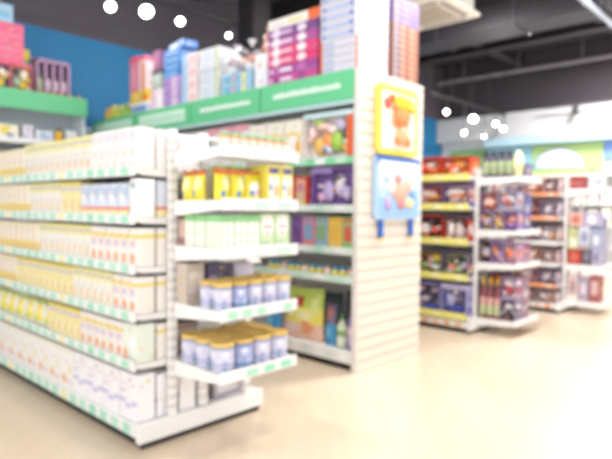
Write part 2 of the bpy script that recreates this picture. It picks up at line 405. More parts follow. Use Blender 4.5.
def rack(x0, y0, length, height, W, levels, rails, label, end=None, base_rail=WHITE, cardcols=None, panel=WHITE, width_end=.53, rail_h=.05, kick='3a3634', deck_z=.12, end_x0=.20, right_levels=None):
    """island rack: long shelves facing -X and +X on a centre panel; optional end shelves facing -Y. returns root"""
    o = empty('gondola_shelving', (x0, y0, 0), label, 'shop shelving')
    S = mat(WHITE, .4); K = mat(kick, .8); xc = W/2
    m = MB(); m.box(.03, .03, 0, W-.03, length-.02, .05, K); m.box(0, 0, .05, W, length, deck_z, S, .004); base = m.obj('base', o)
    if cardcols: cards(base, 'y', .03, min(length-.05, 2.2), 0, .055, deck_z-.01, .122, .07, cardcols[-1])
    m = MB(); m.box(xc-.012, .04, deck_z, xc+.012, length-.02, height-.02, mat(panel, .6)); m.obj('back_panel', o)
    n = max(1, round(length/1.0))
    for i in range(n+1):
        yy = .0 + i*(length-.04)/n
        post(o, xc, yy, deck_z, height, .06, .03)
    for li, (z, col, dp) in enumerate(levels):
        m = MB(); m.box(xc-dp, .004, z, xc-.012, length-.004, z+.022, S, .002)
        for i in range(n+1):                                           # gusset brackets
            yy = .006+i*(length-.05)/n
            m.add([(xc-.012, yy, z), (xc-.012, yy, z-.02), (xc-dp+.03, yy, z-.006), (xc-dp+.03, yy, z), (xc-.012, yy+.003, z), (xc-.012, yy+.003, z-.02), (xc-dp+.03, yy+.003, z-.006), (xc-dp+.03, yy+.003, z)],
                  [(0,1,2,3),(7,6,5,4),(0,4,5,1),(1,5,6,2),(2,6,7,3),(3,7,4,0)], S)
        s = m.obj('shelf', o)
        r = MB(); r.box(xc-dp-.008, .002, z-.012, xc-dp, length-.002, z-.012+rail_h, mat(col, .4), .002); r.obj('price_rail', s)
        if cardcols and cardcols[li]: cards(s, 'y', .03, min(length-.05, 2.2) if length < 3.9 else length-.05, xc-dp-.008, z-.006, z-.018+rail_h, .122 if length < 3.9 else .2, .07 if length < 3.9 else .1, cardcols[li])
    for (z, col, dp) in (right_levels if right_levels is not None else levels):
        m = MB(); m.box(xc+.012, .004, z, xc+dp, length-.004, z+.022, S, .002); s = m.obj('shelf', o)
        r = MB(); r.box(xc+dp, .002, z-.012, xc+dp+.008, length-.002, z-.012+rail_h, mat(WHITE, .4), .002); r.obj('price_rail', s)
    if end:
        xa = end_x0; xb = xa+width_end
        m = MB(); m.box(-.005, -.035, .03, W+.005, -.001, .125, S, .005); m.box(.02, -.02, 0, W-.02, -.004, .03, K); m.obj('front_beam', o)
        for x in (xa, xb): post(o, x, -.032, .125, height, .045, .03, 'end_post')
        m = MB(); m.box(xa, -.02, height-.06, xb, -.004, height-.02, S, .003); m.obj('crossbar', o)
        for (z, dp, cc, rc) in end:
            m = MB(); m.box(xa+.005, -.032-dp, z, xb-.005, -.034, z+.02, S, .002)
            for x in (xa, xb-.004):
                m.add([(x, -.034, z+.03), (x, -.034, z-.05), (x, -.031-dp, z-.014), (x, -.031-dp, z+.03), (x+.004, -.034, z+.03), (x+.004, -.034, z-.05), (x+.004, -.031-dp, z-.014), (x+.004, -.031-dp, z+.03)],
                      [(3,2,1,0),(4,5,6,7),(1,5,4,0),(2,6,5,1),(3,7,6,2),(0,4,7,3)], S)
            s = m.obj('end_shelf', o)
            r = MB(); r.box(xa-.004, -.040-dp, z-.018, xb+.004, -.032-dp, z+.040, mat(rc, .4), .003); r.obj('price_rail', s)
            if cc: cards(s, 'x', xa+.02, xb-.02, -.040-dp, z-.008, z+.026, (xb-xa-.04)/len(cc), (xb-xa-.04)/len(cc)*.62, cc)
    return o

# =================================================================== rack 1: low rack with the cans
X1, Y1, H1, W1 = 1.412, 2.465, 1.588, .81
fz = lambda z: round(1.2-(1.2-z)*.97, 4)
GW = [RAILG, 'c2ead3', RAILG, 'a6dfc0', 'c2ead3', RAILG, 'f3efb6']
L1 = [(fz(z), WHITE, .405) for z in (1.362, 1.117, .864, .622, .372)]
rack(X1, Y1, 2.75, H1, W1, L1, None, 'low white double-sided rack packed with pale yellow cartons, cans on its end',
     end=[(fz(1.455), .38, ['fdfdfd', 'dff3e6', 'dff3e6'], WHITE), (fz(1.20), .38, ['fdfdfd', 'cdeedb', 'cdeedb'], WHITE), (fz(.965), .38, ['fdfdfd', 'dff3e6', 'cdeedb'], WHITE),
          (fz(.665), .38, [RAILG, RAILG, RAILG, 'fdfdfd', RAILG], WHITE), (fz(.36), .38, ['fdfdfd', RAILG, '9fe3c0', '9fe3c0'], WHITE)],
     width_end=.50, end_x0=.195,
     cardcols=[GW]*5+[GW])
def R1(items, z, rowname, depth=.10, inset=.012, group=None, frm='end post'):
    z = .1215 if z < .13 else fz(z-.022)+.0235
    row('y', Y1+.012, 1, X1+inset+depth/2, z, -PI/2, items, f'{rowname} shelf, can rack', frm, group)
def rep(n, *it): return [it]*n
# face artwork of the cartons
def A_yel(hh=.20, w=.072):   # yellow top, white body, small violet and orange marks
    return carton('cereal_carton', w, .10, hh, 'fbf6e6', (('r', 0, .72, 1, 1, 'f8ee9c'), ('r', .15, .80, .85, .90, 'c9c3dc'), ('o', .22, .12, .62, .42, 'f7cfa0'), ('o', .5, .3, .85, .6, 'efe6ea'), ('r', 0, 0, 1, .06, 'f8ee9c')), 'f8ee9c')
def A_wht(hh=.205, w=.072):
    return carton('milk_powder_carton', w, .10, hh, 'faf6f4', (('r', .2, .72, .8, .86, 'eee6ec'), ('o', .3, .3, .7, .52, 'f7dfd2'), ('o', .2, .08, .42, .2, 'f4c9bb'), ('r', 0, 0, 1, .05, 'f6eed2')))
def A_org(hh=.19, w=.09):
    return carton('snack_carton', w, .10, hh, 'fdf3d8', (('r', 0, 0, 1, .34, 'f9dc7c'), ('r', 0, 0, .12, 1, 'f7b45c'), ('o', .35, .4, .85, .8, 'fdf9f4')), 'f9dc7c')
def A_blu(hh=.17, w=.10):
    return carton('biscuit_carton', w, .10, hh, 'dfe6f2', (('r', 0, 0, 1, .2, 'f8ecb4'), ('r', 0, .2, 1, .3, 'ee8f7e'), ('o', .2, .4, .55, .7, 'fdfdfd'), ('o', .5, .55, .95, .92, 'b9cde8'), ('r', .05, .78, .4, .92, 'c3d3ea')))
def A_fru(hh=.16, w=.075):
    return carton('puree_carton', w, .10, hh, 'fbf5ee', (('r', 0, .74, 1, .84, 'f6e07a'), ('o', .2, .08, .7, .36, 'f3a76a'), ('o', .3, .45, .8, .7, 'd8d6ee'), ('o', .1, .5, .35, .68, 'f5c6c2')), 'f8f2f0')
def A_yy(hh=.17, w=.08):
    return carton('porridge_carton', w, .10, hh, 'fbeeb0', (('r', .1, .72, .9, .86, 'd9cfd2'), ('o', .2, .1, .6, .5, 'fdf6e0'), ('o', .5, .15, .9, .45, 'f7cf74'), ('r', 0, .9, 1, 1, 'f3dc64')), 'f3dc64')
def A_bigw(hh=.235, w=.17):
    return carton('nappy_carton', w, .10, hh, 'fbf8fa', (('r', 0, .34, .35, .44, 'cfc8ea'), ('r', .35, .26, .7, .36, 'cfc8ea'), ('r', .7, .34, 1, .44, 'cfc8ea'), ('o', .3, .55, .6, .8, 'f6eef2')))
def A_bigo(hh=.235, w=.17):
    return carton('nappy_carton', w, .10, hh, 'fbf7f0', (('o', .1, .1, .45, .34, 'f5bf98'), ('r', .5, .1, .9, .24, 'f0dfe6'), ('r', 0, .9, 1, 1, 'f7f0dc'), ('o', .6, .4, .85, .6, 'f8e6c2')))
def A_plain(hh=.19, w=.07):
    return carton('tall_white_carton', w, .10, hh, 'fbfaf9', (('r', .3, .74, .75, .9, '9fc9b0'), ('r', .1, .2, .3, .4, 'f4e3d8')), None, 'fb')
n = 'nestled goods'
R1(rep(6, A_wht(), .072, 'pink-dotted white carton', 'carton', .006) + rep(12, A_yel(), .072, 'yellow-topped white carton', 'carton', .006) + rep(7, A_org(), .09, 'orange-edged cream carton', 'carton', .006),
   1.384, 'top', .10, group='cartons on the top long shelf of the can rack')
R1(rep(1, A_plain(), .07, 'plain tall white carton', 'carton', .006) + rep(5, A_blu(), .10, 'red-banded pale blue carton', 'carton', .006) + rep(3, A_yy(.19), .08, 'pale yellow carton', 'carton', .006)
   + rep(6, A_yel(.19), .072, 'yellow-topped white carton', 'carton', .006) + rep(6, A_org(.19), .09, 'orange-edged cream carton', 'carton', .006),
   1.139, 'second', .10, group='cartons on the second long shelf of the can rack')
R1(rep(6, A_fru(.19), .075, 'white carton with orange fruit spot', 'carton', .006) + rep(9, A_yel(.19), .072, 'yellow-topped white carton', 'carton', .006) + rep(9, A_org(.183), .09, 'orange-edged cream carton', 'carton', .006),
   .886, 'third', .10, group='cartons on the third long shelf of the can rack')
R1(rep(3, A_fru(.183), .075, 'white carton with orange fruit spot', 'carton', .006) + rep(6, A_yel(.186), .072, 'yellow-topped white carton', 'carton', .006) + rep(10, A_yy(.183), .08, 'pale yellow carton', 'carton', .006)
   + rep(8, A_org(.183), .09, 'orange-edged cream carton', 'carton', .006),
   .644, 'fourth', .10, group='cartons on the fourth long shelf of the can rack')
POU = pouch('snack_pouch', .15, .08, .17, [(0, .8, 'f5f1d8'), (.8, 1, 'b9c85a')], [(.3, .55, .25, .22, 'eef3ee'), (.7, .3, .22, .2, 'f3e05a'), (.45, .2, .18, .1, 'a9cf74'), (.75, .65, .2, .14, 'f7d64a')])
R1(rep(1, carton('baby_food_carton', .13, .10, .19, 'eef5e6', (('r', 0, .0, .3, .3, 'f2b48e'), ('o', .4, .3, .9, .7, 'f8f6fa')), None, 'flrb'), .13, 'pale green-tinted wide carton', 'carton', .006)
   + rep(6, A_fru(.183), .075, 'white carton with orange fruit spot', 'carton', .006) + rep(5, A_yy(.183), .08, 'pale yellow carton', 'carton', .006)
   + rep(8, POU, .15, 'yellow-green snack pouch', 'snack pouch', .01),
   .394, 'fifth', .10, group='goods on the fifth long shelf of the can rack')
R1(rep(4, A_bigw(), .17, 'big white carton with lavender wave', 'carton', .006) + rep(11, A_bigo(), .17, 'big white carton with orange spot', 'carton', .006),
   .1215, 'bottom', .10, group='big cartons on the bottom shelf of the can rack')
for z, sp, nm in ((.1215, A_bigw(.22), 'bottom'), (.394, A_fru(.18), 'fifth'), (.644, A_fru(.183), 'fourth'), (.886, A_fru(.19), 'third'), (1.139, A_blu(.183), 'second'), (1.384, A_wht(), 'top')):
    zz = z if z < .13 else fz(z-.022)+.0235
    wdt = .17 if nm == 'bottom' else (.10 if nm == 'second' else .075)
    put(sp, (X1+.176, Y1+.012+wdt/2, zz), -PI/2, f'second-deep carton at the open end, {nm} long shelf, can rack', 'carton', 'second-deep cartons at the open end of the can rack')
# second cartons standing behind the first at the open end, seen past the post
for z, sp, lab in ((.1215, A_bigw(), 'big lavender-waved carton behind the first, beside the end post, bottom shelf of can rack'),
                   (.394, carton('brown_carton', .12, .14, .16, 'b9a08e', (('r', 0, .5, 1, .8, 'e8d9cb'),)), 'brown carton behind the end post on the fifth shelf of can rack'),
                   (.644, carton('brown_carton', .10, .14, .17, 'c9a9a0', (('r', 0, .2, 1, .5, '8f8aa6'),)), 'rosy brown carton behind the end post, fourth shelf, can rack'),
                   (.886, carton('brown_carton', .10, .14, .18, 'c9b0a0', (('r', 0, .1, 1, .35, 'a77f78'), ('r', .2, .5, .8, .8, 'e2d6da'))), 'pinkish brown carton behind the end post, third shelf, can rack'),
                   (1.139, carton('brown_carton', .06, .12, .17, 'a58a8c', (('r', 0, 0, 1, .3, 'f0c64a'), ('r', 0, .3, 1, .5, '8790c6'))), 'small violet carton in the gap by the end post, second shelf')):
    z = z if z < .13 else fz(z-.022)+.0235
    put(sp, (X1+.305, Y1+.09, z), -PI/2, lab, 'carton')
put(carton('mixed_carton', .14, .20, .20, 'f4e3bd', (('r', 0, 0, 1, .45, 'f3cf6a'), ('o', .1, .5, .5, .85, 'e9c2b8'), ('o', .5, .45, .95, .8, 'd9cfe0'))), (X1+.285, Y1+.27, .1215), -PI/2,
    'yellow and peach carton on the base between the two end posts', 'carton')
# ---- end shelves of rack 1
XA, XB = X1+.195, X1+.695
YE = Y1-.412            # front edge of the end shelves
def E1(items, z, start, y, where, frm='end post', group=None, jit=.001):
    z = fz(z-.021)+.0215
    row('x', start, 1, y, z, 0, items, where, frm, group, jit=jit)
JR = jar('baby_food_jar', .026, .082, 'e2a878', 'f3e2d6', '8fcaa4')
E1(rep(8, JR, .052, 'small green-lidded jar', 'jar', .004), 1.476, XA+.02, YE+.04, 'front of the top end shelf', 'tray', 'small jars on the top end shelf of the can rack')
m = MB(); m.box(-.10, -.13, 0, .10, .13, .012, mat('eceaea', .5), .003)
for s in (-1, 1): m.box(s*.097-.003, -.13, .012, s*.097+.003, .13, .045, mat('f4f2f2', .5)); m.box(-.10, s*.127-.003, .012, .10, s*.127+.003, .045, mat('aab2ba', .5))
tag(m.obj('display_tray', loc=(XA+.12, YE+.24, fz(1.455)+.0215)), 'shallow white and grey tray on the top end shelf by the post', 'tray')
YB_ = pouch('noodle_pouch', .092, .07, .165, [(0, .82, 'f2e23c'), (.82, .93, 'e8713c'), (.93, 1, '8a6a3a')], [(.35, .25, .14, .1, '3f8fd0'), (.6, .55, .28, .2, 'f7f3b0')])
YW_ = pouch('noodle_pouch', .10, .07, .16, [(0, .85, 'f3e13f'), (.85, 1, 'd2502c')], [(.5, .4, .36, .24, 'fbf7f0'), (.3, .3, .12, .09, '4a86c8'), (.65, .32, .14, .1, 'f2a0a4')])
YC_ = carton('flake_carton', .088, .12, .19, 'f6e763', (('r', .1, .78, .9, .93, '5b5a8e'), ('r', .1, .1, .9, .7, 'fcf7ea'), ('o', .18, .3, .4, .5, '4d8fd6'), ('o', .5, .14, .85, .5, 'f5b98c')), 'f6e763')
E1(rep(2, YB_, .092, 'orange-topped yellow pouch', 'pouch', .001) + rep(1, YW_, .10, 'yellow pouch with white oval', 'pouch', .002) + rep(2, YC_, .088, 'yellow carton with navy word band', 'carton', .003),
   1.221, XA+.012, YE+.07, 'second end shelf of can rack', 'end post', 'yellow packs on the second end shelf of the can rack')
row('y', Y1-.04, -1, XA+.052, fz(1.20)+.0215, -PI/2, rep(2, YB_, .092, 'brown-topped yellow pouch facing the aisle', 'pouch', .006), 'second end shelf, can rack', 'end post', 'aisle-facing pouches on the second end shelf')
E1(rep(2, A_yy(.183, .1), .1, 'pale yellow carton standing behind', 'carton', .006), 1.221, XA+.16, YE+.25, 'second end shelf of can rack', 'the end post',
   'packs at the back of the second end shelf')
GG = carton('rusk_carton', .078, .12, .165, 'e8f1dc', (('r', 0, .82, 1, 1, '8fcf8a'), ('r', .06, .1, .94, .42, 'f9fbf5'), ('r', .06, .46, .94, .76, 'f4f8ee'), ('r', .46, 0, .54, .8, 'c5dfb2')), '8fcf8a')
GR = carton('rusk_carton', .098, .12, .172, 'cfe6b4', (('o', .06, .32, .94, .98, 'fbf5f2'), ('r', .2, .58, .8, .68, 'c9c2bc'), ('o', .3, .36, .7, .52, 'f4d3cf'), ('r', 0, 0, 1, .1, 'e9f2da')), 'b2d596')
E1(rep(3, GG, .078, 'pale green carton with white panels', 'carton', .003) + rep(1, GR, .098, 'green carton with round white label', 'carton', .003) * 1 + rep(1, GR, .098, 'green carton with round white label', 'carton', .012) , .986, XA+.012, YE+.072,
   'third end shelf of can rack', 'end post', 'green cartons on the third end shelf of the can rack')
row('y', Y1-.112, -1, XA+.072, fz(.965)+.0215, -PI/2, rep(2, GG, .078, 'pale green carton facing the aisle', 'carton', .003), 'third end shelf, can rack', 'end post', 'aisle-facing green cartons on the third end shelf')
put(carton('brown_carton', .066, .08, .14, 'd6b8a8', (('r', 0, .1, 1, .35, 'a77a76'), ('r', .2, .5, .8, .7, '8f8aa6'))), (XA+.056, Y1-.076, fz(.965)+.0215), 0, 'rosy brown carton deep on the third end shelf beside the post', 'carton')
def CANS(r, h):
    return (can('formula_can', r, h, 'd6d4e8', [(.1, .28, 'c4c2de'), (.28, .34, 'a9aed6'), (.80, .90, '98a2cc')], 'e0bc62'), can('formula_can', r, h, 'a9b4de', [(.1, .28, '86a0cc'), (.28, .34, 'c9d0ee'), (.80, .90, '7688c4')], 'd9b45c'))
def canrows(z, wh, r, h, n, deep):
    A, B = CANS(r, h)
    for rr in range(deep):
        row('x', XA+.008, 1, YE+.008+r*1.04+rr*r*2.1, z, .4, [(B if (i == 1 and rr == 0) else A, 2*r*1.03, ['gold-lidded can', 'gold-lidded second-row can', 'gold-lidded back-row can'][rr], 'can', .001) for i in range(n)],
            wh, 'end post', 'gold-lidded cans on ' + wh.replace(' of can rack', ''), jit=.0)
canrows(fz(.665)+.0215, 'upper can shelf of can rack', .0468, .132, 5, 2); canrows(fz(.36)+.0215, 'lower can shelf of can rack', .0575, .142, 4, 3)
# goods glimpsed above the upper cans and on the base under the lower ones
put(carton('purple_carton', .13, .10, .20, '5f5274', (('r', .1, .2, .5, .7, 'b9a6c2'),)), (XA+.20, YE+.33, fz(.665)+.0215), 0, 'dark purple carton behind the cans on the upper can shelf', 'carton')
put(carton('beige_carton', .11, .09, .21, 'cfc0b2', (('r', .1, .3, .9, .8, 'e9ddd4'),)), (XA+.06, YE+.322, fz(.665)+.0215), 0, 'beige carton behind the cans beside the end post', 'carton')
put(carton('lavender_carton', .13, .09, .19, 'd9d2e4', (('r', .1, .3, .9, .8, 'f0ecf6'),)), (XA+.38, YE+.322, fz(.665)+.0215), 0, 'pale lavender carton behind the cans on the upper can shelf', 'carton')
put(carton('grey_carton', .20, .28, .12, 'b9b2ba', (('r', .1, .2, .9, .7, 'e4dfe2'), ('r', 0, .8, 1, 1, '6b6672'))), (X1+.60, Y1+.17, .1215), 0, 'grey and white carton lying under the lower can shelf', 'carton')

# =================================================================== rack 2: tall rack with green signs
X2, Y2, H2, W2, LEN2 = 3.19, 2.53, 2.2, .82, 4.0
GB = '6acb92'
r2 = rack(X2, Y2, LEN2, H2, W2, [(1.535, '8fdcab', .41), (1.18, 'e6f5ea', .41), (.865, 'e6f5ea', .41), (.655, 'dff3e6', .41)], None,
     'tall white rack with green header signs, slatted end panel and game boxes on top', cardcols=[['c9ecd6', 'fdfdfd'], ['fdfdfd', 'cdeedb'], ['fdfdfd', 'bfe8d0'], ['cdeedb', 'fdfdfd'], ['fdfdfd', 'e9f2ea']], rail_h=.055, deck_z=.14, right_levels=[(1.535, WHITE, .41), (1.18, WHITE, .41), (.865, WHITE, .41)])
# slatted end panel
m = MB(); m.box(-.01, -.035, 0, W2+.01, -.012, H2, mat('d8cbbd', .6))
z = .0
while z < H2-.01:
    z1 = min(z+.079, H2); m.box(-.01, -.045, z+.0015, W2+.01, -.034, z1-.0035, mat('efe3d5', .5), .001); z += .083
m.box(-.014, -.046, 0, -.009, .0, H2, mat('ece6e0', .5)); m.obj('slat_panel', r2)
m = MB(); m.box(0, 0, H2-.02, W2, LEN2, H2, mat(WHITE, .5), .003); m.obj('top_board', r2)
m = MB(); m.box(0, LEN2-.001, 0, W2, LEN2+.02, H2, mat(WHITE, .5), .003); m.obj('rear_panel', r2)
for i in range(4):                                                    # header signs
    y0 = .0+i*1.0+.005; y1 = y0+.985
    m = MB(); m.box(-.022, y0, 1.985, -.004, y1, 2.2, mat(GB, .5), .003)
    if i >= 2: m.box(-.0235, y0+.08, 2.03, -.022, y1-.06, 2.15, mat('d3f0df', .5))
    hd = m.obj('header_sign', r2)
    m = MB(); y = y0+.12; rnd = random.Random(i)
    while y < y1-.16:                                                 # pale letter-like strokes, too soft in the photo to read
        w = rnd.uniform(.016, .026); zz = 2.072; hh = rnd.choice((.036, .036, .044))
        m.box(-.0262, y, zz, -.0225, y+w, zz+hh, mat('eefaf2' if i < 2 else 'b9e6cc', .5))
        y += w+.007
    m.obj('lettering', hd)
m = MB(); m.box(-.01, .01, 1.955, .0, LEN2-.01, 1.985, mat('cfeef2', .5)); m.obj('header_strip', r2)
def R2(items, z, where, depth, group=None, start=None, frm='the slatted panel', inset=.015):
    return row('y', (Y2+.02) if start is None else start, 1, X2+inset+depth/2, z+.001, -PI/2, items, where, frm, group)
DOLL = toypack('toy_box', .50, .20, .36, 'f6eeea', (('r', 0, .9, 1, 1, 'cfeaf0'), ('r', .88, .05, 1, .9, 'e9662e')),
               ((.28, .32, .15, .2, 'f2c46a'), (.45, .42, .12, .22, 'f7a35c'), (.62, .40, .12, .24, 'a9cf5a'), (.45, .24, .11, .08, '3f86cc'), (.35, .72, .16, .1, 'f7cfc4'), (.72, .72, .1, .14, 'c9bfe0'), (.15, .6, .07, .16, 'f6d8d6'), (.55, .64, .1, .1, 'fbe6e0')))
q = 'top shelf of tall rack'
YBX = carton('toy_carton', .20, .18, .34, 'fbf3e4', (('r', .1, .15, .9, .7, 'f8dc8a'), ('r', .2, .25, .7, .62, 'fbf7f4'), ('o', .6, .2, .85, .5, 'f3b43c')))
PBX = carton('toy_carton', .18, .18, .36, 'f8f0f2', (('r', 0, .8, .6, 1, 'f2b4c0'), ('o', .2, .3, .7, .6, 'f6dcd0'), ('r', .6, .85, 1, 1, 'eda0b0')))
BBX = carton('toy_carton', .20, .18, .37, 'f4f6fa', (('t', .1, .6, .45, .98, 'a9cdea'), ('t', .55, .6, .9, .98, 'a9cdea'), ('o', .2, .1, .8, .5, 'fdfdfd')))
WBX = carton('toy_carton', .19, .18, .35, 'fbf6f6', (('r', .1, .75, .9, .88, 'f2d9d6'), ('o', .3, .3, .7, .6, 'f8ecd8')))
R2([(DOLL, .50, 'white window box of colourful baby toys', 'toy box', .02)] + rep(3, YBX, .20, 'cream box with yellow picture', 'box', .015) + rep(3, PBX, .18, 'white box with pink corner', 'box', .02)
   + rep(3, WBX, .19, 'plain pinkish white box', 'box', .02) + rep(3, BBX, .20, 'white box with pale blue triangles', 'box', .02) , 1.5575, q, .18, 'toy boxes on the top shelf of the tall rack')
RED = carton('book_set_carton', .13, .16, .24, 'e6513a', (('r', .12, .08, .88, .9, 'e8c4a4'), ('r', .2, .5, .8, .8, 'd98a9c'), ('r', .12, .08, .88, .2, 'f3e07a')))
PUR = toypack('toy_box', .42, .16, .30, '8e6bb0', (('r', 0, .85, .5, 1, 'a98ccc'),), ((.35, .4, .14, .3, 'c9b6e2'), (.62, .55, .12, .3, 'e9dcf0'), (.62, .7, .07, .13, 'f0c24c'), (.2, .25, .1, .14, 'e9b6d6'), (.8, .35, .1, .2, 'd6c6ea')))
R2([(PUR, .42, 'big purple window toy box', 'toy box', .05)] + rep(3, RED, .13, 'red-framed carton', 'carton', .02), 1.2025, 'tall rack second shelf', .16, 'boxes on the second shelf of the tall rack')
def book(c1, c2, w=.10, h=.24):
    return carton('board_book', w, .05, h, c1, (('r', .15, .25, .85, .75, c2), ('r', .1, .85, .9, .95, c2)))
R2([(book('9fd08a', 'e46a52'), .10, 'green board book with red square', 'board book', .01), (book('f4d06c', 'f7c04a', .13), .13, 'yellow board book', 'board book', .012), (book('9cc0dc', '8fb47c', .12), .12, 'blue board book', 'board book', .01),
    (book('ee8f9c', '7fb0d8', .13), .13, 'pink board book with blue square', 'board book', .004), (book('8a5fa6', '7a4f98', .12), .12, 'purple board book', 'board book', .006), (book('c9e0b0', 'fbfbf4', .12), .12, 'pale green board book', 'board book', .006)],
   .8875, 'third shelf of tall rack', .05, 'board books on the third shelf of the tall rack')
SM = jar('play_dough_tub', .032, .085, '4f8fb8', 'f3e26a', '5f9fc0'); SM2 = jar('play_dough_tub', .032, .085, 'e9a0b4', 'f8ecd0', '6a9f80')
R2([(SM if i % 3 else SM2, .066, 'blue-lidded yellow tub' if i % 3 else 'pink-bodied green-lidded tub', 'tub', .012) for i in range(12)], .6775, 'fourth shelf, tall rack', .066, 'little tubs on the fourth shelf of the tall rack')
BAG = pouch('puzzle_bag', .46, .12, .42, [(0, .32, 'f4c9b4'), (.32, .62, 'f5ea6e'), (.62, 1, 'c6df6a')], [(.45, .72, .12, .1, 'c7523e'), (.3, .22, .16, .12, 'f6dcd8'), (.7, .25, .14, .12, 'f2a27a'), (.6, .48, .2, .1, 'f8f2b4'), (.2, .5, .12, .08, 'fbf7ea'), (.85, .7, .08, .18, 'e9ef9c')])
BAGB = pouch('toy_bag', .20, .10, .36, [(0, .5, '3f96cc'), (.5, 1, '6f5a7c')], [(.4, .3, .25, .14, '7fc4e6'), (.5, .75, .25, .1, 'c9785a')])
BT = bottle('drinking_bottle', .045, .26, 'd6e4c2', 'e9f0da', '4a7a5e', '8cae7a'); BP = bottle('drinking_bottle', .045, .33, '8a78bc', 'cbb8e2', '6b4fa0', 'e9c7d8')
BT2 = bottle('drinking_bottle', .04, .36, '8f6f5f', 'c98f4a', '5a4634', 'd8b8a0')
BAGC = pouch('toy_bag', .11, .09, .33, [(0, .5, '3f96cc'), (.5, 1, '7a6a86')], [(.4, .3, .25, .14, '7fc4e6'), (.5, .75, .25, .1, 'c9785a')])
R2([(BP, .09, 'purple drinking bottle', 'bottle', .012), (BT, .09, 'pale green drinking bottle', 'bottle', .012), (BAGC, .11, 'narrow blue and brown toy bag', 'bag', .012), (BAG, .46, 'big yellow-green and pink puzzle bag', 'bag', .02), (BAGB, .2, 'wide blue toy bag behind the can shelves', 'bag', .02)],
   .141, 'bottom shelf of tall rack', .12, None, inset=.03)
put(pouch('toy_bag', .22, .10, .40, [(0, .4, '6aa38a'), (.4, 1, '50606c')], [(.5, .6, .3, .15, 'b98a5a'), (.4, .25, .2, .12, 'd8c8a8')]), (X2+.28, Y2+.17, .141), -PI/2, 'dark green toy bag behind the bottles, bottom shelf of tall rack', 'bag')
put(pouch('toy_bag', .22, .10, .38, [(0, .5, '7a5f56'), (.5, 1, '5f6e7c')], [(.5, .4, .3, .15, 'd98a5a')]), (X2+.28, Y2+.43, .141), -PI/2, 'brown and grey toy bag behind the blue one, bottom shelf', 'bag')

# boards hung on the slatted panel
def rrect(mb, x0, z0, x1, z1, y0, y1, r, m, n=6):
    pts = []
    for cx, cz, a in ((x1-r, z0+r, -PI/2), (x1-r, z1-r, 0), (x0+r, z1-r, PI/2), (x0+r, z0+r, PI)):
        for i in range(n+1):
            t = a+PI/2*i/n; pts.append((cx+r*math.cos(t), cz+r*math.sin(t)))
    k = len(pts); vs = [(x, y0, z) for x, z in pts]+[(x, y1, z) for x, z in pts]
    mb.add(vs, [list(range(k)), list(range(k, 2*k))[::-1]]+[(i, k+i, k+(i+1) % k, (i+1) % k) for i in range(k)], m)
o = empty('drawing_board', (X2+.42, Y2-.05, 1.605), 'yellow-framed toy board with an orange bear picture hung on the slatted panel', 'toy board'); o.scale = (.95, 1, .9)
m = MB(); rrect(m, -.27, 0, .29, .57, -.03, 0, .05, mat('f8e25a', .4)); m.obj('frame', o)
m = MB(); rrect(m, -.225, .045, .245, .525, -.033, -.029, .03, mat('fbf0dc', .5))
for (u, v, ru, rv, c) in ((-.02, .16, .12, .10, 'fbf3ea'), (.03, .27, .12, .13, 'f6b080'), (-.15, .22, .04, .06, 'd9e4ee'), (.16, .12, .06, .05, 'f6d8b0'), (-.15, .42, .05, .05, 'e2604c'), (-.08, .47, .06, .04, 'e8703c')):
    m.ball((u, -.034, v), (ru, .005, rv), mat(c, .5))
m.obj('picture', o, smooth=True)
m = MB(); m.ball((.03, -.05, .33), (.10, .028, .09), mat('f29a5c', .5)); m.ball((.04, -.045, .17), (.085, .02, .09), mat('f6b487', .5)); m.ball((-.03, -.05, .13), (.03, .02, .05), mat('f29a5c', .5)); m.ball((.11, -.05, .13), (.03, .02, .05), mat('f29a5c', .5))
m.ball((-.07, -.05, .40), (.03, .02, .03), mat('f29a5c', .5)); m.obj('bear_figure', o, smooth=True)
m = MB(); m.ball((.06, -.055, .44), (.15, .03, .075), mat('f9d92e', .4)); m.ball((.14, -.06, .40), (.10, .03, .03), mat('f6cf24', .4)); m.obj('yellow_cap', o, smooth=True)
o = empty('easel_board', (X2+.43, Y2-.05, 1.005), 'pale blue toy easel board with blue legs hung below the yellow one', 'toy board'); o.scale = (.97, 1, .85)
m = MB(); rrect(m, -.29, .13, .33, .68, -.03, 0, .03, mat('b4d2f0', .4)); m.obj('frame', o)
m = MB(); rrect(m, -.25, .17, .29, .65, -.033, -.029, .02, mat('d9ebf8', .5)); m.box(-.25, -.036, .17, .29, -.033, .33, mat('9cc6ee', .5)); m.box(-.25, -.036, .33, .29, -.033, .40, mat('bcd8f2', .5)); m.box(-.25, -.036, .54, .29, -.033, .65, mat('eef5fb', .5)); m.obj('picture', o)
m = MB()
for (u, v, ru, rv, c) in ((.02, .38, .10, .09, 'f2b49c'), (-.10, .42, .05, .06, 'fbf4f2'), (.14, .44, .06, .07, 'f3c4b0'), (-.14, .50, .05, .03, 'c9dcf4'), (.0, .50, .05, .04, 'f0a4a0'), (.2, .36, .05, .06, '7faee4'), (.04, .27, .05, .05, 'e98a8a'), (.16, .28, .06, .05, 'f3e0a8'), (-.14, .27, .05, .06, 'c2a8dc')):
    m.ball((u, -.04, v), (ru, .012, rv), mat(c, .5))
m.obj('picture_figures', o, smooth=True)
m = MB(); m.box(-.28, -.035, .62, .32, -.001, .69, mat('3c6fc0', .4), .008); m.obj('clip_bar', o)
for x in (-.20, .22):
    m = MB(); m.box(x-.02, -.03, -.03, x+.025, -.004, .14, mat('2f6fd0', .4), .006); l = m.obj('leg', o)
    m = MB(); m.box(x-.025, -.032, -.05, x+.03, -.002, -.03, mat('f0d24a', .4), .004); m.obj('foot_cap', l)

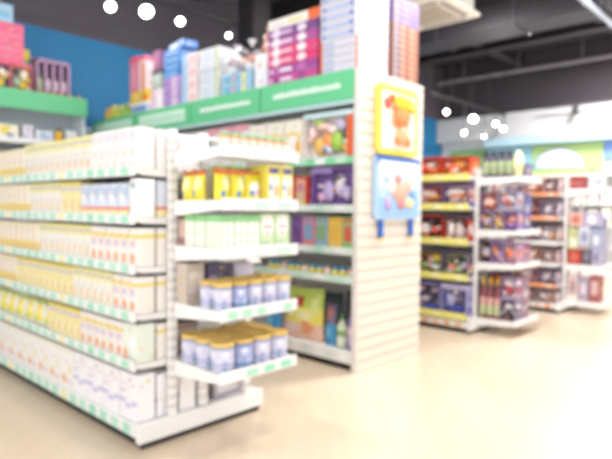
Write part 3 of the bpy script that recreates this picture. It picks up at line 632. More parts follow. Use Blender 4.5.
# ---- goods on top of rack 2
TZ = H2+.001
def stack(n, x, y, w, d, h, rz, base, dec, what, where, group, top=None, cat='box', name='game_box', z0=TZ, frm='the bottom', jit=.006):
    sp = carton(name, w, d, h, base, dec, top)
    for i in range(n):
        lab = f'{ordw(i)} {what} from {frm}, {where}' if n > 1 else f'{what}, {where}'
        put(sp, (x+random.uniform(-jit, jit)*.6, y+random.uniform(-jit, jit)*.6, z0+i*(h+.0012)), rz, lab, cat, group)
# corner stack: white boxes, blue arrowed sides
STA = (('r', .06, .30, .14, .72, '2450b8'), ('r', .14, .40, .86, .60, '7f9ede'), ('r', .84, .30, .92, .72, '2450b8'))
spA = carton('game_box', .34, .40, .062, 'eef0f8', STA, 'f8f8fb', 'f')
spB = carton('game_box', .34, .40, .05, 'e9e7f0', (('r', .1, .2, .35, .8, 'a9b4d6'), ('r', .45, .3, .9, .7, 'd6d2e6')), 'f8f8fb', 'f')
spC = carton('game_box', .34, .40, .05, 'faf6f6', (('r', 0, .1, .05, .9, 'ec6a3c'),), 'faf6f6', 'r')
z = TZ
def decoend(w, d, h, base, f, s):
    mb = MB(); mb.box(-w/2, -d/2, 0, w/2, d/2, h, mat(base, .35), bev=.003); decals(mb, w, d, h, f, 'fb'); decals(mb, w, d, h, s, 'lr'); mb.box(-w/2-.001, -d/2-.001, h*.38, w/2+.001, d/2+.001, h*.40, mat('c2bcc6', .4)); mb.box(-w/2-.001, -d/2-.001, h*.02, w/2+.001, d/2+.001, h*.06, mat('aaa4b0', .4))
    return [('game_box', mb.mesh('game_box'), None, None)]
lowA = decoend(.34, .40, .058, 'dedbe3', (('r', .08, .2, .4, .8, 'b4bcdc'), ('r', .5, .3, .9, .7, 'dcd6ea'), ('r', 0, 0, .06, 1, 'ec6a3c')), (('r', 0, .0, .06, 1, 'ec6a3c'), ('r', .3, .3, .7, .7, 'fdfbfb')))
hiA = decoend(.34, .40, .066, 'dcdde8', STA, (('r', .3, .3, .7, .6, 'f3f1f6'), ('r', 0, .8, 1, .9, 'cfcbd6'),))
for i in range(4):
    put(lowA, (X2+.20, Y2+.175, z), -PI/2, f'{ordw(i)} white orange-edged game box from the bottom of the corner stack', 'game box', 'corner stack of game boxes on the tall rack'); z += .0595
for i in range(6):
    put(hiA, (X2+.20, Y2+.175, z), -PI/2, f'{ordw(i)} white blue-striped game box above the orange-edged ones, corner stack', 'game box', 'corner stack of game boxes on the tall rack'); z += .0675
brn = decoend(.36, .34, .048, 'b87860', (('r', .0, .1, .22, .9, 'a79aa2'), ('r', .3, .2, .42, .8, 'e6b89c'), ('r', .65, .2, .8, .8, 'e2ac8c'), ('r', .22, .1, .3, .9, '94606a')), (('r', .1, .2, .5, .8, 'e0a888'),))
vio = decoend(.36, .34, .048, '8f78b4', (('r', .0, .1, .22, .9, 'b49aa8'), ('o', .3, .2, .6, .9, 'a892cc')), (('r', .1, .2, .5, .8, 'b49ad0'),))
z = TZ
for i in range(9):
    put(brn, (X2+.62, Y2+.16, z), 0, f'{ordw(i)} orange-brown game box from the bottom, stack beside the white ones', 'game box', 'brown and violet stack on the tall rack'); z += .0495
for i in range(4):
    put(vio, (X2+.62, Y2+.16, z), 0, f'{ordw(i)} violet game box above the orange-brown ones, slatted-panel end stack', 'game box', 'brown and violet stack on the tall rack'); z += .0495
# magenta boxes
mag = [('cf4f9a', ('e9d4ea', 'a0408c')), ('a8499a', ('f2e6f2', 'c06ab0')), ('e23a78', ('f7b6cc', 'fbe3ea')), ('e64a80', ('f6c3d2', 'fdf0f4')), ('b2529c', ('ecd2ea', 'f6ecf6')), ('7c4a8a', ('d9b6dc', 'e9d9ee'))]
names = ['lilac-magenta', 'dark mauve', 'hot pink', 'rose pink', 'plum', 'deep violet']
z = TZ
for i, (c, (c2, c3)) in enumerate(mag):
    s = decoend(.56, .34, .074, c, (('r', .05, .3, .5, .7, c2), ('o', .6, .1, .78, .9, c3), ('o', .1, .0, .26, 1, c3)), (('r', .2, .2, .8, .8, c2),))
    put(s, (X2+.19, Y2+.67, z), -PI/2, f'{names[i]} long toy box in the pink stack, {ordw(i)} from the bottom', 'toy box', 'pink toy boxes stacked on the tall rack'); z += .0755
s = decoend(.58, .30, .085, 'f6efe8', (('r', .0, 0, .22, 1, 'ee6a30'), ('r', .35, .3, .6, .7, 'f3dca0'), ('r', .65, .2, .9, .7, 'e6dce2')), (('r', .2, .2, .8, .8, 'ee6a30'),))
s = decoend(.58, .30, .085, 'f6efe8', (('r', .78, 0, 1, 1, 'ee6a30'), ('r', .40, .3, .68, .7, 'f3dca0'), ('r', .08, .2, .34, .7, 'e6dce2')), (('r', .2, .2, .8, .8, 'ee6a30'),))
put(s, (X2+.18, Y2+.67, z), -PI/2, 'white long box with an orange end, topmost of the pink stack', 'box')
stack(1, X2+.10, Y2+.40, .06, .10, .30, -PI/2, '6a4f86', (('o', .2, .6, .8, .8, 'e0d4e6'), ('o', .2, .3, .8, .5, 'd8c6e0')), 'narrow dark violet box with pale rings', 'between corner stack and pink stack', None) if False else None
# white upright box, silver wrapped toys on pale blue boxes
put(carton('toy_carton', .17, .16, .30, 'f5f2f6', (('r', .2, .1, .8, .3, 'e6dfe8'), ('r', .2, .6, .5, .8, 'e6c9c0'), ('r', .85, 0, 1, 1, 'd6d6e2'))), (X2+.13, Y2+1.06, TZ), -PI/2, 'white upright carton beside the pink stack, under the striped toy', 'carton')
stack(2, X2+.15, Y2+1.40, .42, .2, .095, -PI/2, '9fc6dc', (('r', .1, .2, .6, .8, '6fb2d6'), ('r', .7, .1, .8, .9, 'f2e05a'), ('o', .3, .3, .5, .7, 'dca6b4')), 'pale blue flat toy box', 'under the silver wrapped toys', 'pale blue boxes on the tall rack')
def wrapped(seed, s, cols):
    rnd = random.Random(seed); mb = MB()
    for i in range(8):
        mb.ball((rnd.uniform(-.07, .07)*s, rnd.uniform(-.05, .05)*s, rnd.uniform(.05, .20)*s), (rnd.uniform(.03, .06)*s, rnd.uniform(.03, .05)*s, rnd.uniform(.03, .07)*s), mat(rnd.choice(cols), .2),
                Matrix.Rotation(rnd.uniform(0, 3), 4, 'X'))
    mb.ball((0, 0, .055*s), (.09*s, .07*s, .055*s), mat(cols[0], .15))
    kn = MB(); kn.lathe([(.008*s, 0), (.012*s, .02*s), (.035*s, .05*s), (.04*s, .06*s)], mat(cols[0], .15), n=10)
    return [('wrapped_toy', mb.mesh('wrapped_toy', True), None, None), ('gathered_top', kn.mesh('gathered_top', True), 0, (0, 0, .23*s))]
for i, (dy, z, s, lab) in enumerate(((1.30, 2.395, 1.0, 'silver film-wrapped toy with orange tip above the pale blue boxes, by the white carton'), (1.50, 2.395, .95, 'silver film-wrapped grey toy on pale blue boxes, beside pale green stack'))):
    put(wrapped(i+4, s, ['e9e9ee', 'b9b3b8', 'd6a08c', 'f7f7fa', '8f8a90', 'e2b8a8']), (X2+.15, Y2+dy, z), 0, lab, 'wrapped toy')
put(wrapped(11, .8, ['c98a74', 'e6b49c', 'f3efef', '4d474b']), (X2+.13, Y2+1.06, 2.503), 0, 'striped orange and white toy sitting on the white upright carton', 'toy')
# further left
GRN = '9cc2a4'
stack(7, X2+.16, Y2+1.80, .30, .22, .068, -PI/2, 'dfe3e8', (('r', .82, 0, .9, 1, '9fc3a0'), ('r', .9, 0, 1, 1, 'e9e3bd'), ('r', .2, .3, .6, .7, 'c6d9ee')), 'white box with pale green end', 'pale green-edged stack on tall rack', 'pale green-edged stack of boxes on the tall rack')
stack(4, X2+.15, Y2+2.10, .24, .22, .12, -PI/2, 'f5e3e4', (('r', 0, 0, .4, 1, 'a9cdea'), ('r', .5, .2, .9, .8, 'f2c6c4')), 'white, pink and sky blue box', 'stack beside the pale green one', 'pink and blue stack of boxes on the tall rack')
stack(3, X2+.15, Y2+2.40, .28, .22, .10, -PI/2, 'b89ad2', (('r', .5, 0, .8, 1, 'd9c2e2'), ('r', .1, .2, .4, .8, 'a57fc4')), 'lilac box', 'stack under the bright blue boxes', 'lilac boxes on the tall rack')
stack(4, X2+.15, Y2+2.42, .26, .20, .07, -PI/2, '4f8fd4', (('r', .1, .3, .9, .6, '8fbce8'),), 'bright blue box', 'stack on the lilac boxes', 'bright blue boxes on the tall rack', z0=TZ+.304, frm='the lilac ones')
put(carton('toy_carton', .34, .16, .07, '4d80cc', (('r', .1, .3, .6, .7, 'e3ecf8'),)), (X2+.16, Y2+2.38, TZ+.304+.286), -PI/2-.15, 'blue and white long box topmost above the bright blue stack', 'box')
put(carton('toy_carton', .20, .2, .22, 'f3eaf0', (('r', 0, 0, .5, 1, 'e6c9dc'), ('r', .6, .3, .9, .7, 'fbf6fa'))), (X2+.14, Y2+2.69, TZ), -PI/2, 'white and pale pink box beside the lilac boxes', 'box')
put(carton('toy_carton', .18, .18, .20, 'a9b8ae', (('o', .2, .2, .8, .8, 'c9d6cc'), ('r', 0, .8, 1, 1, '5a5a5e'))), (X2+.14, Y2+2.69, TZ+.2215), -PI/2, 'grey-green box with dark top standing on the pale pink box', 'box')
put(carton('toy_carton', .26, .2, .24, '9a5f84', (('r', .1, .2, .9, .8, 'a86d92'),)), (X2+.38, Y2+2.95, TZ+.42), -PI/2, 'dark mauve box behind the pink carton, highest at back', 'box') if False else None
put(carton('toy_carton', .34, .2, .12, 'ccd6f0', (('r', .1, .2, .9, .7, '7f9fd8'), ('r', .0, .8, 1, 1, 'fbfbfd'))), (X2+.14, Y2+3.03, TZ), -PI/2, 'white and blue box under the yellow box at the pink carton', 'box')
put(carton('toy_carton', .36, .2, .13, 'f8cf44', (('r', .7, .1, 1, .6, 'f08c3c'), ('o', .2, .2, .5, .8, 'f9e27a'))), (X2+.14, Y2+3.04, TZ+.122), -PI/2, 'yellow box sandwiched between pink carton and white-blue box', 'box')
put(carton('toy_carton', .16, .2, .38, 'f28aa6', (('r', .0, .86, 1, 1, 'f0607e'), ('r', .2, .1, .8, .7, 'f6aebf'))), (X2+.14, Y2+3.15, TZ+.2535), -PI/2, 'tall pink carton standing on the yellow box near the blue wall', 'carton')
put(carton('toy_carton', .14, .2, .36, 'f6e9ea', (('r', .45, .0, .9, .8, 'f0743a'), ('r', .0, .86, 1, 1, 'ee7c93'))), (X2+.14, Y2+2.97, TZ+.2535), -PI/2, 'white carton with orange stripe and pink lid, beside the tall pink one', 'carton')
put(carton('toy_carton', .12, .18, .20, '9c6488', (('r', .1, .2, .9, .8, 'a87096'),)), (X2+.14, Y2+2.70, TZ+.424), -PI/2, 'dark mauve box topmost beside the pink cartons', 'box')
def basket(seed, c1, c2):
    rnd = random.Random(seed); mb = MB(); w = .075
    mb.lathe([(w*.8, 0), (w, .10), (w*1.04, .105), (w*.98, .106), (w*.76, .01)], [mat(c1, .6)]*4, n=16)
    fb = MB()
    for i in range(9): fb.ball((rnd.uniform(-.05, .05), rnd.uniform(-.05, .05), .10+rnd.uniform(0, .06)), (.028, .028, .03), mat(rnd.choice(c2), .5))
    return [('toy_basket', mb.mesh('toy_basket', True), None, None), ('toy_fruit', fb.mesh('toy_fruit', True), 0, (0,0,0))]
for i, (dy, c1, c2, lab) in enumerate(((3.40, 'a6cf62', ['8fc24c', 'c9de7a', 'f4f0d0'], 'lime green basket of toys beside the white-blue box'), (3.60, 'c2d45c', ['a2c84c', 'e9e07a', '7fae44'], 'yellow-green basket of toys, middle one on the tall rack'),
                                       (3.82, 'e9c95a', ['d8a04a', 'c8503c', 'e9dc8a'], 'yellow basket of red and orange toys at the far end of tall rack'))):
    put(basket(i, c1, c2), (X2+.12, Y2+dy, TZ), 0, lab, 'toy basket')

# =================================================================== wall shelving against the back wall
wx0, wx1, wy, wh = .7, 2.93, 6.20, 2.36
o = empty('wall_shelving', (wx0, wy, 0), 'white wall shelving with a plain green header under the blue wall', 'shop shelving')
S = mat(WHITE, .45); L = wx1-wx0; D = YB-wy-.004
m = MB(); m.box(0, .02, 0, L, D, .12, S, .004); m.obj('base', o)
m = MB(); m.box(0, D-.02, .12, L, D, wh, mat('dfeaf3', .5)); m.obj('back_panel', o)
for x in (0, L-.02, L/2-.01):
    m = MB(); m.box(x, .02, .12, x+.02, D-.02, wh, mat('e9f1f7', .5), .002); m.obj('side_panel', o)
m = MB(); m.box(0, -.02, wh-.02, L, D, wh, S, .003); m.obj('top_board', o)
m = MB(); m.box(-.0, -.04, wh-.17, L, -.02, wh+.03, mat(GB, .5), .004); m.box(L, -.02, wh-.17, L+.012, .12, wh+.03, mat(GB, .5)); m.obj('header_sign', o)
for z in (.45, .8, 1.15, 1.50, 1.86):
    m = MB(); m.box(.02, .0, z, L/2-.01, D-.02, z+.02, S); m.box(L/2+.01, 0, z, L-.02, D-.02, z+.02, S); s = m.obj('shelf', o)
    m = MB(); m.box(0.0, -.01, z-.02, L, 0, z+.035, S, .002); m.obj('price_rail', s)
# goods on its top shelf and above the header
zt = 1.881
T3 = 'wall shelving top shelf'
def T(spec, x, y, z, lab, cat, rz=0): put(spec, (x, y, z), rz, lab, cat)
T(jar('baby_food_tin', .04, .16, 'f6c93c', 'f7b93c', '3d3a58'), 2.665, 6.30, zt, 'yellow-orange jar with a dark lid on the wall shelving', 'jar')
T(carton('toy_carton', .18, .12, .12, 'e9eff6', (('o', .2, .2, .6, .9, 'a9c6dc'), ('o', .5, .2, .9, .6, 'bfc4ea'))), 2.50, 6.32, zt, 'pale blue carton beside the dark-lidded yellow jar', 'carton')
T(carton('toy_carton', .10, .12, .16, 'ede9f4', (('o', .3, .5, .8, .9, 'cfb9de'), ('o', .1, .1, .5, .4, 'b9b6ea'))), 2.33, 6.32, zt, 'pale lilac carton on the wall shelving', 'carton')
T(carton('toy_carton', .20, .12, .15, 'f6f1dc', (('o', .1, .3, .6, .9, 'f7dc5c'), ('o', .4, .1, .8, .4, '5a86c8'))), 2.13, 6.32, zt, 'white carton with a yellow blob on the wall shelving', 'carton')
T(carton('toy_carton', .20, .12, .15, 'f6f1dc', (('o', .1, .3, .6, .9, 'f3a83c'),)), 1.88, 6.32, zt, 'cream carton with an orange blob on the wall shelving', 'carton')
T(carton('toy_carton', .12, .14, .15, 'f4f4f8', (('r', .1, .2, .9, .6, 'dfe8f2'),)), 2.80, 6.34, zt, 'plain white carton at the end of the wall shelving', 'carton')
for i in range(8):
    T(carton('snack_carton', .12, .14, .22, 'fbe6a4', (('r', 0, .8, 1, 1, 'f0a050'), ('o', .2, .2, .8, .7, 'fdf6e6'))), 1.80+i*.128, 6.32, 1.521, f'{ordw(7-i)} orange-topped carton from the yellow jar end, wall shelving second shelf', 'carton')
zt = wh+.001
def crate():
    mb = MB(); M = mat('c79ac0', .4); w, d, h = .34, .16, .15
    mb.box(-w/2, -d/2, 0, w/2, d/2, .01, M)
    for a in ((-w/2, -d/2, w/2, -d/2+.008), (-w/2, d/2-.008, w/2, d/2), (-w/2, -d/2, -w/2+.008, d/2), (w/2-.008, -d/2, w/2, d/2)): mb.box(a[0], a[1], 0, a[2], a[3], h, M, .002)
    return mb
m = MB(); M = mat('c9a0c6', .4); w = .36
m.box(-w/2, .08, 0, w/2, .10, .42, M, .004); m.box(-w/2, -.07, 0, w/2, .08, .03, M, .003); m.box(-w/2, -.07, .36, w/2, .08, .39, M, .003)
for i in range(5): m.box(-w/2+i*(w-.02)/4, -.07, 0, -w/2+.02+i*(w-.02)/4, .08, .39, M, .003)
tag(m.obj('display_stand', loc=(2.615, 6.36, zt+.03)), 'mauve divided display stand above the green header, holding dark bottles', 'display stand')
for i in range(4):
    T(bottle('toy_bottle', .028, .28, '57444f' if i else '4d6a58', 'e6d9df' if i else 'a9cf8a', '3a2f38'), 2.615-.1275+i*.085, 6.35, zt+.061, f'{ordw(i)} dark bottle from the yellow box in the mauve stand', 'bottle')
m = MB(); m.box(-.19, -.07, 0, .19, .10, .029, mat('cfd6cc', .5), .004); tag(m.obj('display_board', loc=(2.615, 6.36, zt)), 'thin grey board lying beneath the mauve display stand', 'board')
T(carton('toy_carton', .15, .12, .46, 'f4dc2e', (('r', .0, .55, 1, .72, '7fb07c'), ('o', .45, .45, 1, .7, 'dfe8e8'))), 2.36, 6.55, zt+.07, 'yellow carton with a green band above the green header', 'carton')
m = MB(); m.box(-.08, -.06, 0, .08, .06, .069, mat('e0d9d0', .5), .004); tag(m.obj('low_box', loc=(2.36, 6.55, zt)), 'low beige box beneath the yellow carton', 'box')
T(carton('toy_carton', .30, .17, .40, 'f0688e', (('r', .1, .3, .9, .34, 'f58cab'), ('r', .1, .66, .9, .70, 'f58cab'))), 2.13, 6.31, zt+.302, 'big pink carton on the toy cases above the green header', 'carton')
T(carton('toy_carton', .28, .16, .18, 'a9d4ee', (('r', .1, .2, .9, .6, '7fc0e6'),)), 2.04, 6.31, zt+.704, 'light blue box topmost on the big pink carton', 'box')
for i, x in enumerate((2.05, 2.26)):
    T(toypack('toy_case', .20, .18, .30, 'f08fa6', (('r', 0, .9, 1, 1, 'e9607c'),), ((.3, .4, .2, .2, 'f08c2c') if i == 0 else (.3, .4, .2, .2, 'a9c6b0'), (.65, .65, .2, .18, 'f6ead8'), (.6, .3, .18, .16, 'f4d44a'), (.3, .75, .14, .12, '5a5a86'))), x, 6.32, zt,
      ['pink-framed toy case with orange ball', 'pink-framed toy case with grey-green ball'][i]+' above the green header', 'toy case')
cols = ['e2683c', 'c9503c', 'ef8f3c', 'e9a03c', 'd65a3c']
for i in range(5):
    m = MB(); m.ball((0, 0, .024), (.05, .035, .024), mat(cols[i], .4)); m.ball((.015, 0, .045), (.025, .022, .02), mat('f0b060', .4))
    m.ball((-.03, -.02, .012), (.012, .01, .012), mat('333036', .6)); m.ball((.03, -.02, .012), (.012, .01, .012), mat('333036', .6))
    tag(m.obj('toy_car', loc=(2.44+i*.104, 6.235, wh+.001), smooth=True), f'{ordw(i)} small orange-red toy from the pink cases, behind the green header edge', 'toy', 'small orange toys along the green header')

# =================================================================== racks 3 and 4: toy racks on the right
YL = 'f4ec86'
X3, Y3 = 4.96, 2.54
rack(X3, Y3, 3.2, 1.60, .84, [(1.485, YL, .42), (1.20, YL, .42), (.86, YL, .42), (.515, YL, .42), (.135, YL, .42)], None, 'low white toy rack with yellow shelf edges and red toys on top', rail_h=.068,
     end=[(1.475, .38, None, WHITE), (.975, .38, None, WHITE), (.66, .38, None, WHITE), (.125, .38, None, WHITE)], cardcols=[['f6f0a8', 'f4ec86'], ['f8f4c0', 'f4ec86'], ['f6f0a8', 'f4ec86'], ['f8f4c0', 'f4ec86'], ['f6f0a8', 'f4ec86'], ['f7c9a0', 'f4b88c']], deck_z=.11, panel='d9d4da', end_x0=.125, width_end=.56)
X4, Y4 = 6.70, 2.32
rack(X4, Y4, 3.2, 1.60, .84, [(1.37, 'f6a878', .42), (1.09, 'f8b48a', .42), (.80, WHITE, .42), (.55, WHITE, .42), (.30, 'f6a878', .42)], None, 'farther low white toy rack with orange shelf edges',
     end=[(1.42, .38, None, WHITE), (.54, .38, None, WHITE), (.12, .38, None, WHITE)], cardcols=[['fbd9c4', 'f6a878'], ['fbd9c4', 'f6a878'], None, None, ['fbd9c4', 'f6a878'], ['f6a878', 'f8c8a8']], deck_z=.11, panel='d9d4da')
def TP(w, h, base, toys, dec=(), d=.2): return toypack('toy_pack', w, d, h, base, dec, toys)
def row3(items, z, where, x=X3, y=Y3, g=None, d=.2): row('y', y+.015, 1, x+.02+d/2, z+.0012, -PI/2, [(s, w, l, 'toy pack', .012) for s, w, l in items], where, 'end post', g)
row3([(TP(.30, .20, 'd8452e', ((.3, .5, .24, .22, 'ef6a3c'), (.6, .6, .24, .2, 'f29a4a'), (.45, .35, .16, .12, 'f7e3d6')), (('r', 0, .0, 1, .12, 'e9d4cc'),)), .30, 'red pack with pale plate'),
      (TP(.30, .21, 'e0472c', ((.35, .5, .3, .3, 'e8552e'), (.55, .62, .22, .1, 'fdf3ec'), (.7, .35, .2, .16, 'f07a3c'))), .30, 'red-orange pack with white oval'),
      (TP(.22, .19, '8a3f86', ((.5, .5, .35, .3, 'e06aa0'), (.3, .6, .15, .15, 'f0d0dc'))), .22, 'purple pack with pink toy'),
      (TP(.22, .17, '2f8ec4', ((.5, .5, .35, .3, '3fa6dc'), (.3, .6, .15, .15, 'f0d0dc'))), .22, 'blue pack with sky toy')], 1.5075, 'top of yellow-edged rack', g='toy packs on top of the yellow-edged rack')
row3([(TP(.27, .22, '86689a', ((.4, .65, .38, .13, 'f8f2f0'), (.5, .45, .3, .1, 'f4903c'), (.35, .3, .24, .12, 'e6c6cc')), (('r', 0, 0, 1, .14, '4a5fb0'),)), .27, 'violet pack with white streak'),
      (TP(.30, .22, '9a7098', ((.4, .6, .3, .13, 'fbf4ef'), (.6, .42, .28, .12, 'f2a054'), (.3, .25, .2, .12, 'c66f7c')), (('r', 0, 0, 1, .12, '5a50a0'),)), .30, 'plum pack with orange streak'),
      (TP(.26, .21, 'c0504a', ((.5, .5, .3, .25, 'e6d8d8'),)), .26, 'brick red pack')], 1.2225, 'second shelf, yellow-edged rack', g='toy packs on the second shelf of the yellow-edged rack')
row3([(TP(.28, .25, 'c43a2c', ((.3, .5, .14, .3, 'fbf3f2'), (.62, .4, .2, .22, 'f2e6e4'), (.8, .7, .12, .16, '8e3f3a')), (('r', 0, .85, 1, 1, '5a4248'),)), .28, 'red pack with white round toy'),
      (TP(.30, .25, 'cc4436', ((.3, .45, .22, .28, 'f8eeee'), (.7, .4, .16, .2, 'e05a40'), (.6, .75, .2, .12, '4e3a40')), (('r', 0, 0, 1, .1, '6f78b8'),)), .30, 'scarlet pack with white wheel toy'),
      (TP(.26, .22, '8a8a96', ((.5, .5, .3, .25, 'e6d8d8'),)), .26, 'grey pack')], .8825, 'third shelf, yellow-edged rack', g='toy packs on the third shelf of the yellow-edged rack')
row3([(TP(.27, .24, '7a6a80', ((.3, .35, .18, .18, 'e98f7a'), (.62, .3, .16, .15, 'b6cf9a'), (.5, .7, .3, .1, '2f272c'), (.8, .45, .13, .14, 'c9b2d8'))), .27, 'dark grey-violet pack with peach blobs'),
      (TP(.30, .24, '6a6070', ((.7, .3, .2, .15, 'dfeadb'), (.35, .35, .2, .14, '8fc07a'), (.75, .72, .2, .12, 'f0c93c'), (.3, .7, .2, .12, '2a2226'), (.5, .4, .1, .1, 'e6a8a0'))), .30, 'dark pack with green and yellow blobs'),
      (TP(.26, .22, '5a6a9a', ((.5, .5, .3, .25, 'e6d8d8'),)), .26, 'slate blue pack')], .5375, 'fourth shelf, yellow-edged rack', g='toy packs on the fourth shelf of the yellow-edged rack')
row3([(TP(.28, .30, 'a9a4d6', ((.3, .5, .2, .28, 'b9bae0'), (.65, .55, .22, .22, '6e6488'), (.5, .2, .4, .1, '4a55b8')), (('r', 0, .85, 1, 1, 'c9bfe6'),)), .28, 'lavender pack'),
      (TP(.30, .30, '8c86c4', ((.5, .55, .32, .26, '4a4458'), (.5, .48, .2, .16, 'b4aecb'), (.5, .16, .42, .08, '3f52b8'), (.2, .75, .14, .12, 'cfa6b8'))), .30, 'blue-violet pack with dark arch'),
      (TP(.26, .30, 'b0587a', ((.5, .5, .3, .25, 'e6d8d8'),)), .26, 'rose pack')], .1575, 'bottom shelf, yellow-edged rack', g='toy packs on the bottom shelf of the yellow-edged rack')
# end shelves of rack 3: their goods look out of the open left side
XA3 = X3+.125; YE3 = Y3-.412
def side(items, z, where, x, ytop, g=None, cat='toy pack', d=.16, gap=.006, dx=.014, frm='end post'):
    row('y', ytop, -1, x+dx+d/2, z, -PI/2, [(s, w, l, cat, gap) for s, w, l in items], where, frm, g, jit=.001)
def PK(w, h, base, toys, dec=(), d=.16): return toypack('toy_pack', w, d, h, base, dec, toys)
YT3 = Y3-.045
DB = jar('bubble_tub', .036, .255, '5f5866', 'a9b890', '37323b')
z0 = 1.4965
side([(DB, .072, 'dark-topped green tub')]*4, z0, 'top end shelf, yellow-edged rack', XA3, YT3-.0, 'green tubs on the top end shelf of the yellow-edged rack', 'tub', .068, .004)
m = MB(); m.ball((0, 0, .13), (.085, .034, .13), mat('f8f0b4', .4)); m.ball((-.05, -.02, .14), (.03, .02, .02), mat('fbf8e0', .4))
b2 = m.obj('rounded_toy', loc=(XA3+.105, YE3+.038, z0), smooth=True); tag(b2, 'cream yellow rounded toy beside the green tubs on the toy rack', 'toy')
W = '{} end shelf, yellow-edged rack'
side([(PK(.11, .17, '9a8fc0', ((.5, .5, .4, .2, 'd8c8dc'), (.4, .75, .2, .1, 'e0b63c'))), .11, 'lilac pack'), (PK(.12, .19, '94809c', ((.4, .5, .36, .16, 'e8b08c'), (.6, .3, .3, .1, 'd9d46a'))), .12, 'dusky pack with lime spot'),
      (PK(.12, .18, '9a78b8', ((.5, .65, .4, .2, 'f2a278'), (.5, .3, .4, .14, 'a782c6'))), .12, 'purple pack with peach toy')], .9965, W.format('second'), XA3, YT3, 'toy packs on the second end shelf of the yellow-edged rack')
side([(PK(.17, .17, 'a07aa0', ((.4, .5, .36, .2, 'f0c9c0'), (.5, .3, .3, .1, 'e48a5c'))), .17, 'rose-lilac upper pack'), (PK(.18, .18, 'b0acc8', ((.4, .5, .36, .2, 'c96f6a'), (.5, .7, .3, .1, 'e9e2ee'))), .18, 'blue-lilac upper pack')],
     1.1885, 'stacked on '+W.format('second').replace(', ', ' goods, '), XA3, YT3, 'upper toy packs on the second end shelf of the yellow-edged rack')
side([(PK(.11, .22, '8a7a84', ((.5, .5, .4, .2, 'd8ccd0'), (.4, .75, .2, .1, '4b3540'))), .11, 'grey-mauve pack'), (PK(.12, .22, 'a98cba', ((.3, .6, .24, .2, 'f09a5c'), (.7, .4, .2, .2, 'b896d0'))), .12, 'violet pack with orange ball'),
      (PK(.12, .2, 'c09ab8', ((.4, .55, .3, .24, 'ee7c44'), (.75, .5, .16, .2, 'e6b8c4'))), .12, 'mauve pack with red-orange ball')], .6815, W.format('third'), XA3, YT3, 'toy packs on the third end shelf of the yellow-edged rack')
TB = bottle('toy_bottle', .033, .40, '8f4a50', 'c2cf9e', 'e0b040', 'd9a6a0')
side([(TB, .068, 'red bottle with yellow cap')]*3,   .1465, W.format('lowest'), XA3, YT3-.0, 'yellow-capped bottles on the lowest end shelf', 'bottle', .068, .004)
side([(PK(.14, .21, '8a7f9c', ((.5, .45, .4, .25, '4c4458'), (.5, .7, .3, .12, 'f4eef2'))), .14, 'grey-violet pack with dark toy')],   .1465, W.format('lowest'), XA3, YT3-.222, None)
side([(PK(.14, .20, 'a98fae', ((.5, .45, .4, .25, 'b64a5a'), (.5, .75, .3, .12, 'fbf2f4'))), .14, 'pink-violet pack with red toy')], .3575, 'upper, '+W.format('lowest'), XA3, YT3-.222, None)
# second layer deeper on the same shelves
def deep(zs, cols, where, g, h):
    its = []
    for i, (c, a, b_) in enumerate(cols):
        its.append((PK(.17, h-.02*i, c, ((.4, .6, .3, .14, a), (.6, .3, .3, .12, b_), (.3, .25, .15, .1, 'f2e6e8'))), .17, ['plum', 'slate'][i]+' deep pack'))
    side(its, zs, where, XA3+.20, YT3-.005, g)
deep(1.4965, [('8a5a64', 'd0b4bc', '5e5a86'), ('7a76a0', 'c9c2da', 'b06a5a')], W.format('top'), 'deeper packs on the top end shelf of the toy rack', .16)
deep(.9965, [('8a5a74', 'f0946a', '5e5a86'), ('6a66a0', 'c9c2da', 'd06a5a')], W.format('second'), 'deeper packs on the second end shelf of the toy rack', .38)
deep(.6815, [('7f6a98', 'f07c4a', 'd9c6e0'), ('a05a8a', 'f0b0a0', '5a5a9a')], W.format('third'), 'deeper packs on the third end shelf of the toy rack', .22)
deep(.1465, [('7c6088', 'c2b0c4', 'e9853c'), ('a07a90', 'e0ccd2', '4c4a66')], W.format('lowest'), 'deeper packs on the lowest end shelf of the toy rack', .44)

# rack 4 goods
PAL = [('c8a8b0', 'f2dcd6', '8c6a78'), ('e0a88c', 'fbeae0', 'b06a54'), ('a690ac', 'e2d4e2', '6c5a7a'), ('cc7f7c', 'f4d8d4', '8a4a50'), ('b8a0a4', 'efe6e6', 'e09a5c'), ('8f86a0', 'd9d2e2', 'c97a6a')]
PN = ['dusty pink', 'peach', 'mauve', 'brick pink', 'taupe', 'slate violet']
for li, (z, h, nm) in enumerate(((1.392, .20, 'top'), (1.112, .20, 'second'), (.822, .20, 'third'), (.572, .17, 'fourth'), (.322, .18, 'fifth'), (.1115, .15, 'bottom'))):
    its = []
    for i in range(4):
        a, b_, c_ = PAL[(li*2+i) % 6]; w = .17+.03*((i+li) % 3)
        its.append((TP(w, h*(.9+.1*(i % 2)), a, ((.35, .5, .26, .26, b_), (.7, .4, .2, .22, c_), (.5, .75, .2, .1, PAL[(li+i+3) % 6][1]))), w, PN[(li*2+i) % 6]+' pack'))
    row3(its, z, f'{nm} long shelf, orange-edged rack', x=X4, y=Y4, g=f'toy packs on the {nm} long shelf of the orange-edged rack')
XA4 = X4+.20; YT4 = Y4-.045
V = '{} end shelf, orange-edged rack'
side([(carton('gift_box', .17, .14, .15, 'a8463e', (('r', .1, .45, .9, .55, 'c9837c'), ('r', 0, .9, 1, 1, '8a3230')), '8a3230'), .17, 'dark red box'), (bottle('toy_bottle', .04, .24, 'dfe2ec', 'f6f6fa', '4a4852', 'c9ccd8'), .085, 'white bottle with dark cap'),
      (carton('gift_box', .09, .14, .18, 'e9e7ee', (('r', .1, .2, .9, .7, 'b9c4dc'),)), .09, 'white carton')], 1.4415, V.format('top'), XA4, YT4, None, 'box', .14)
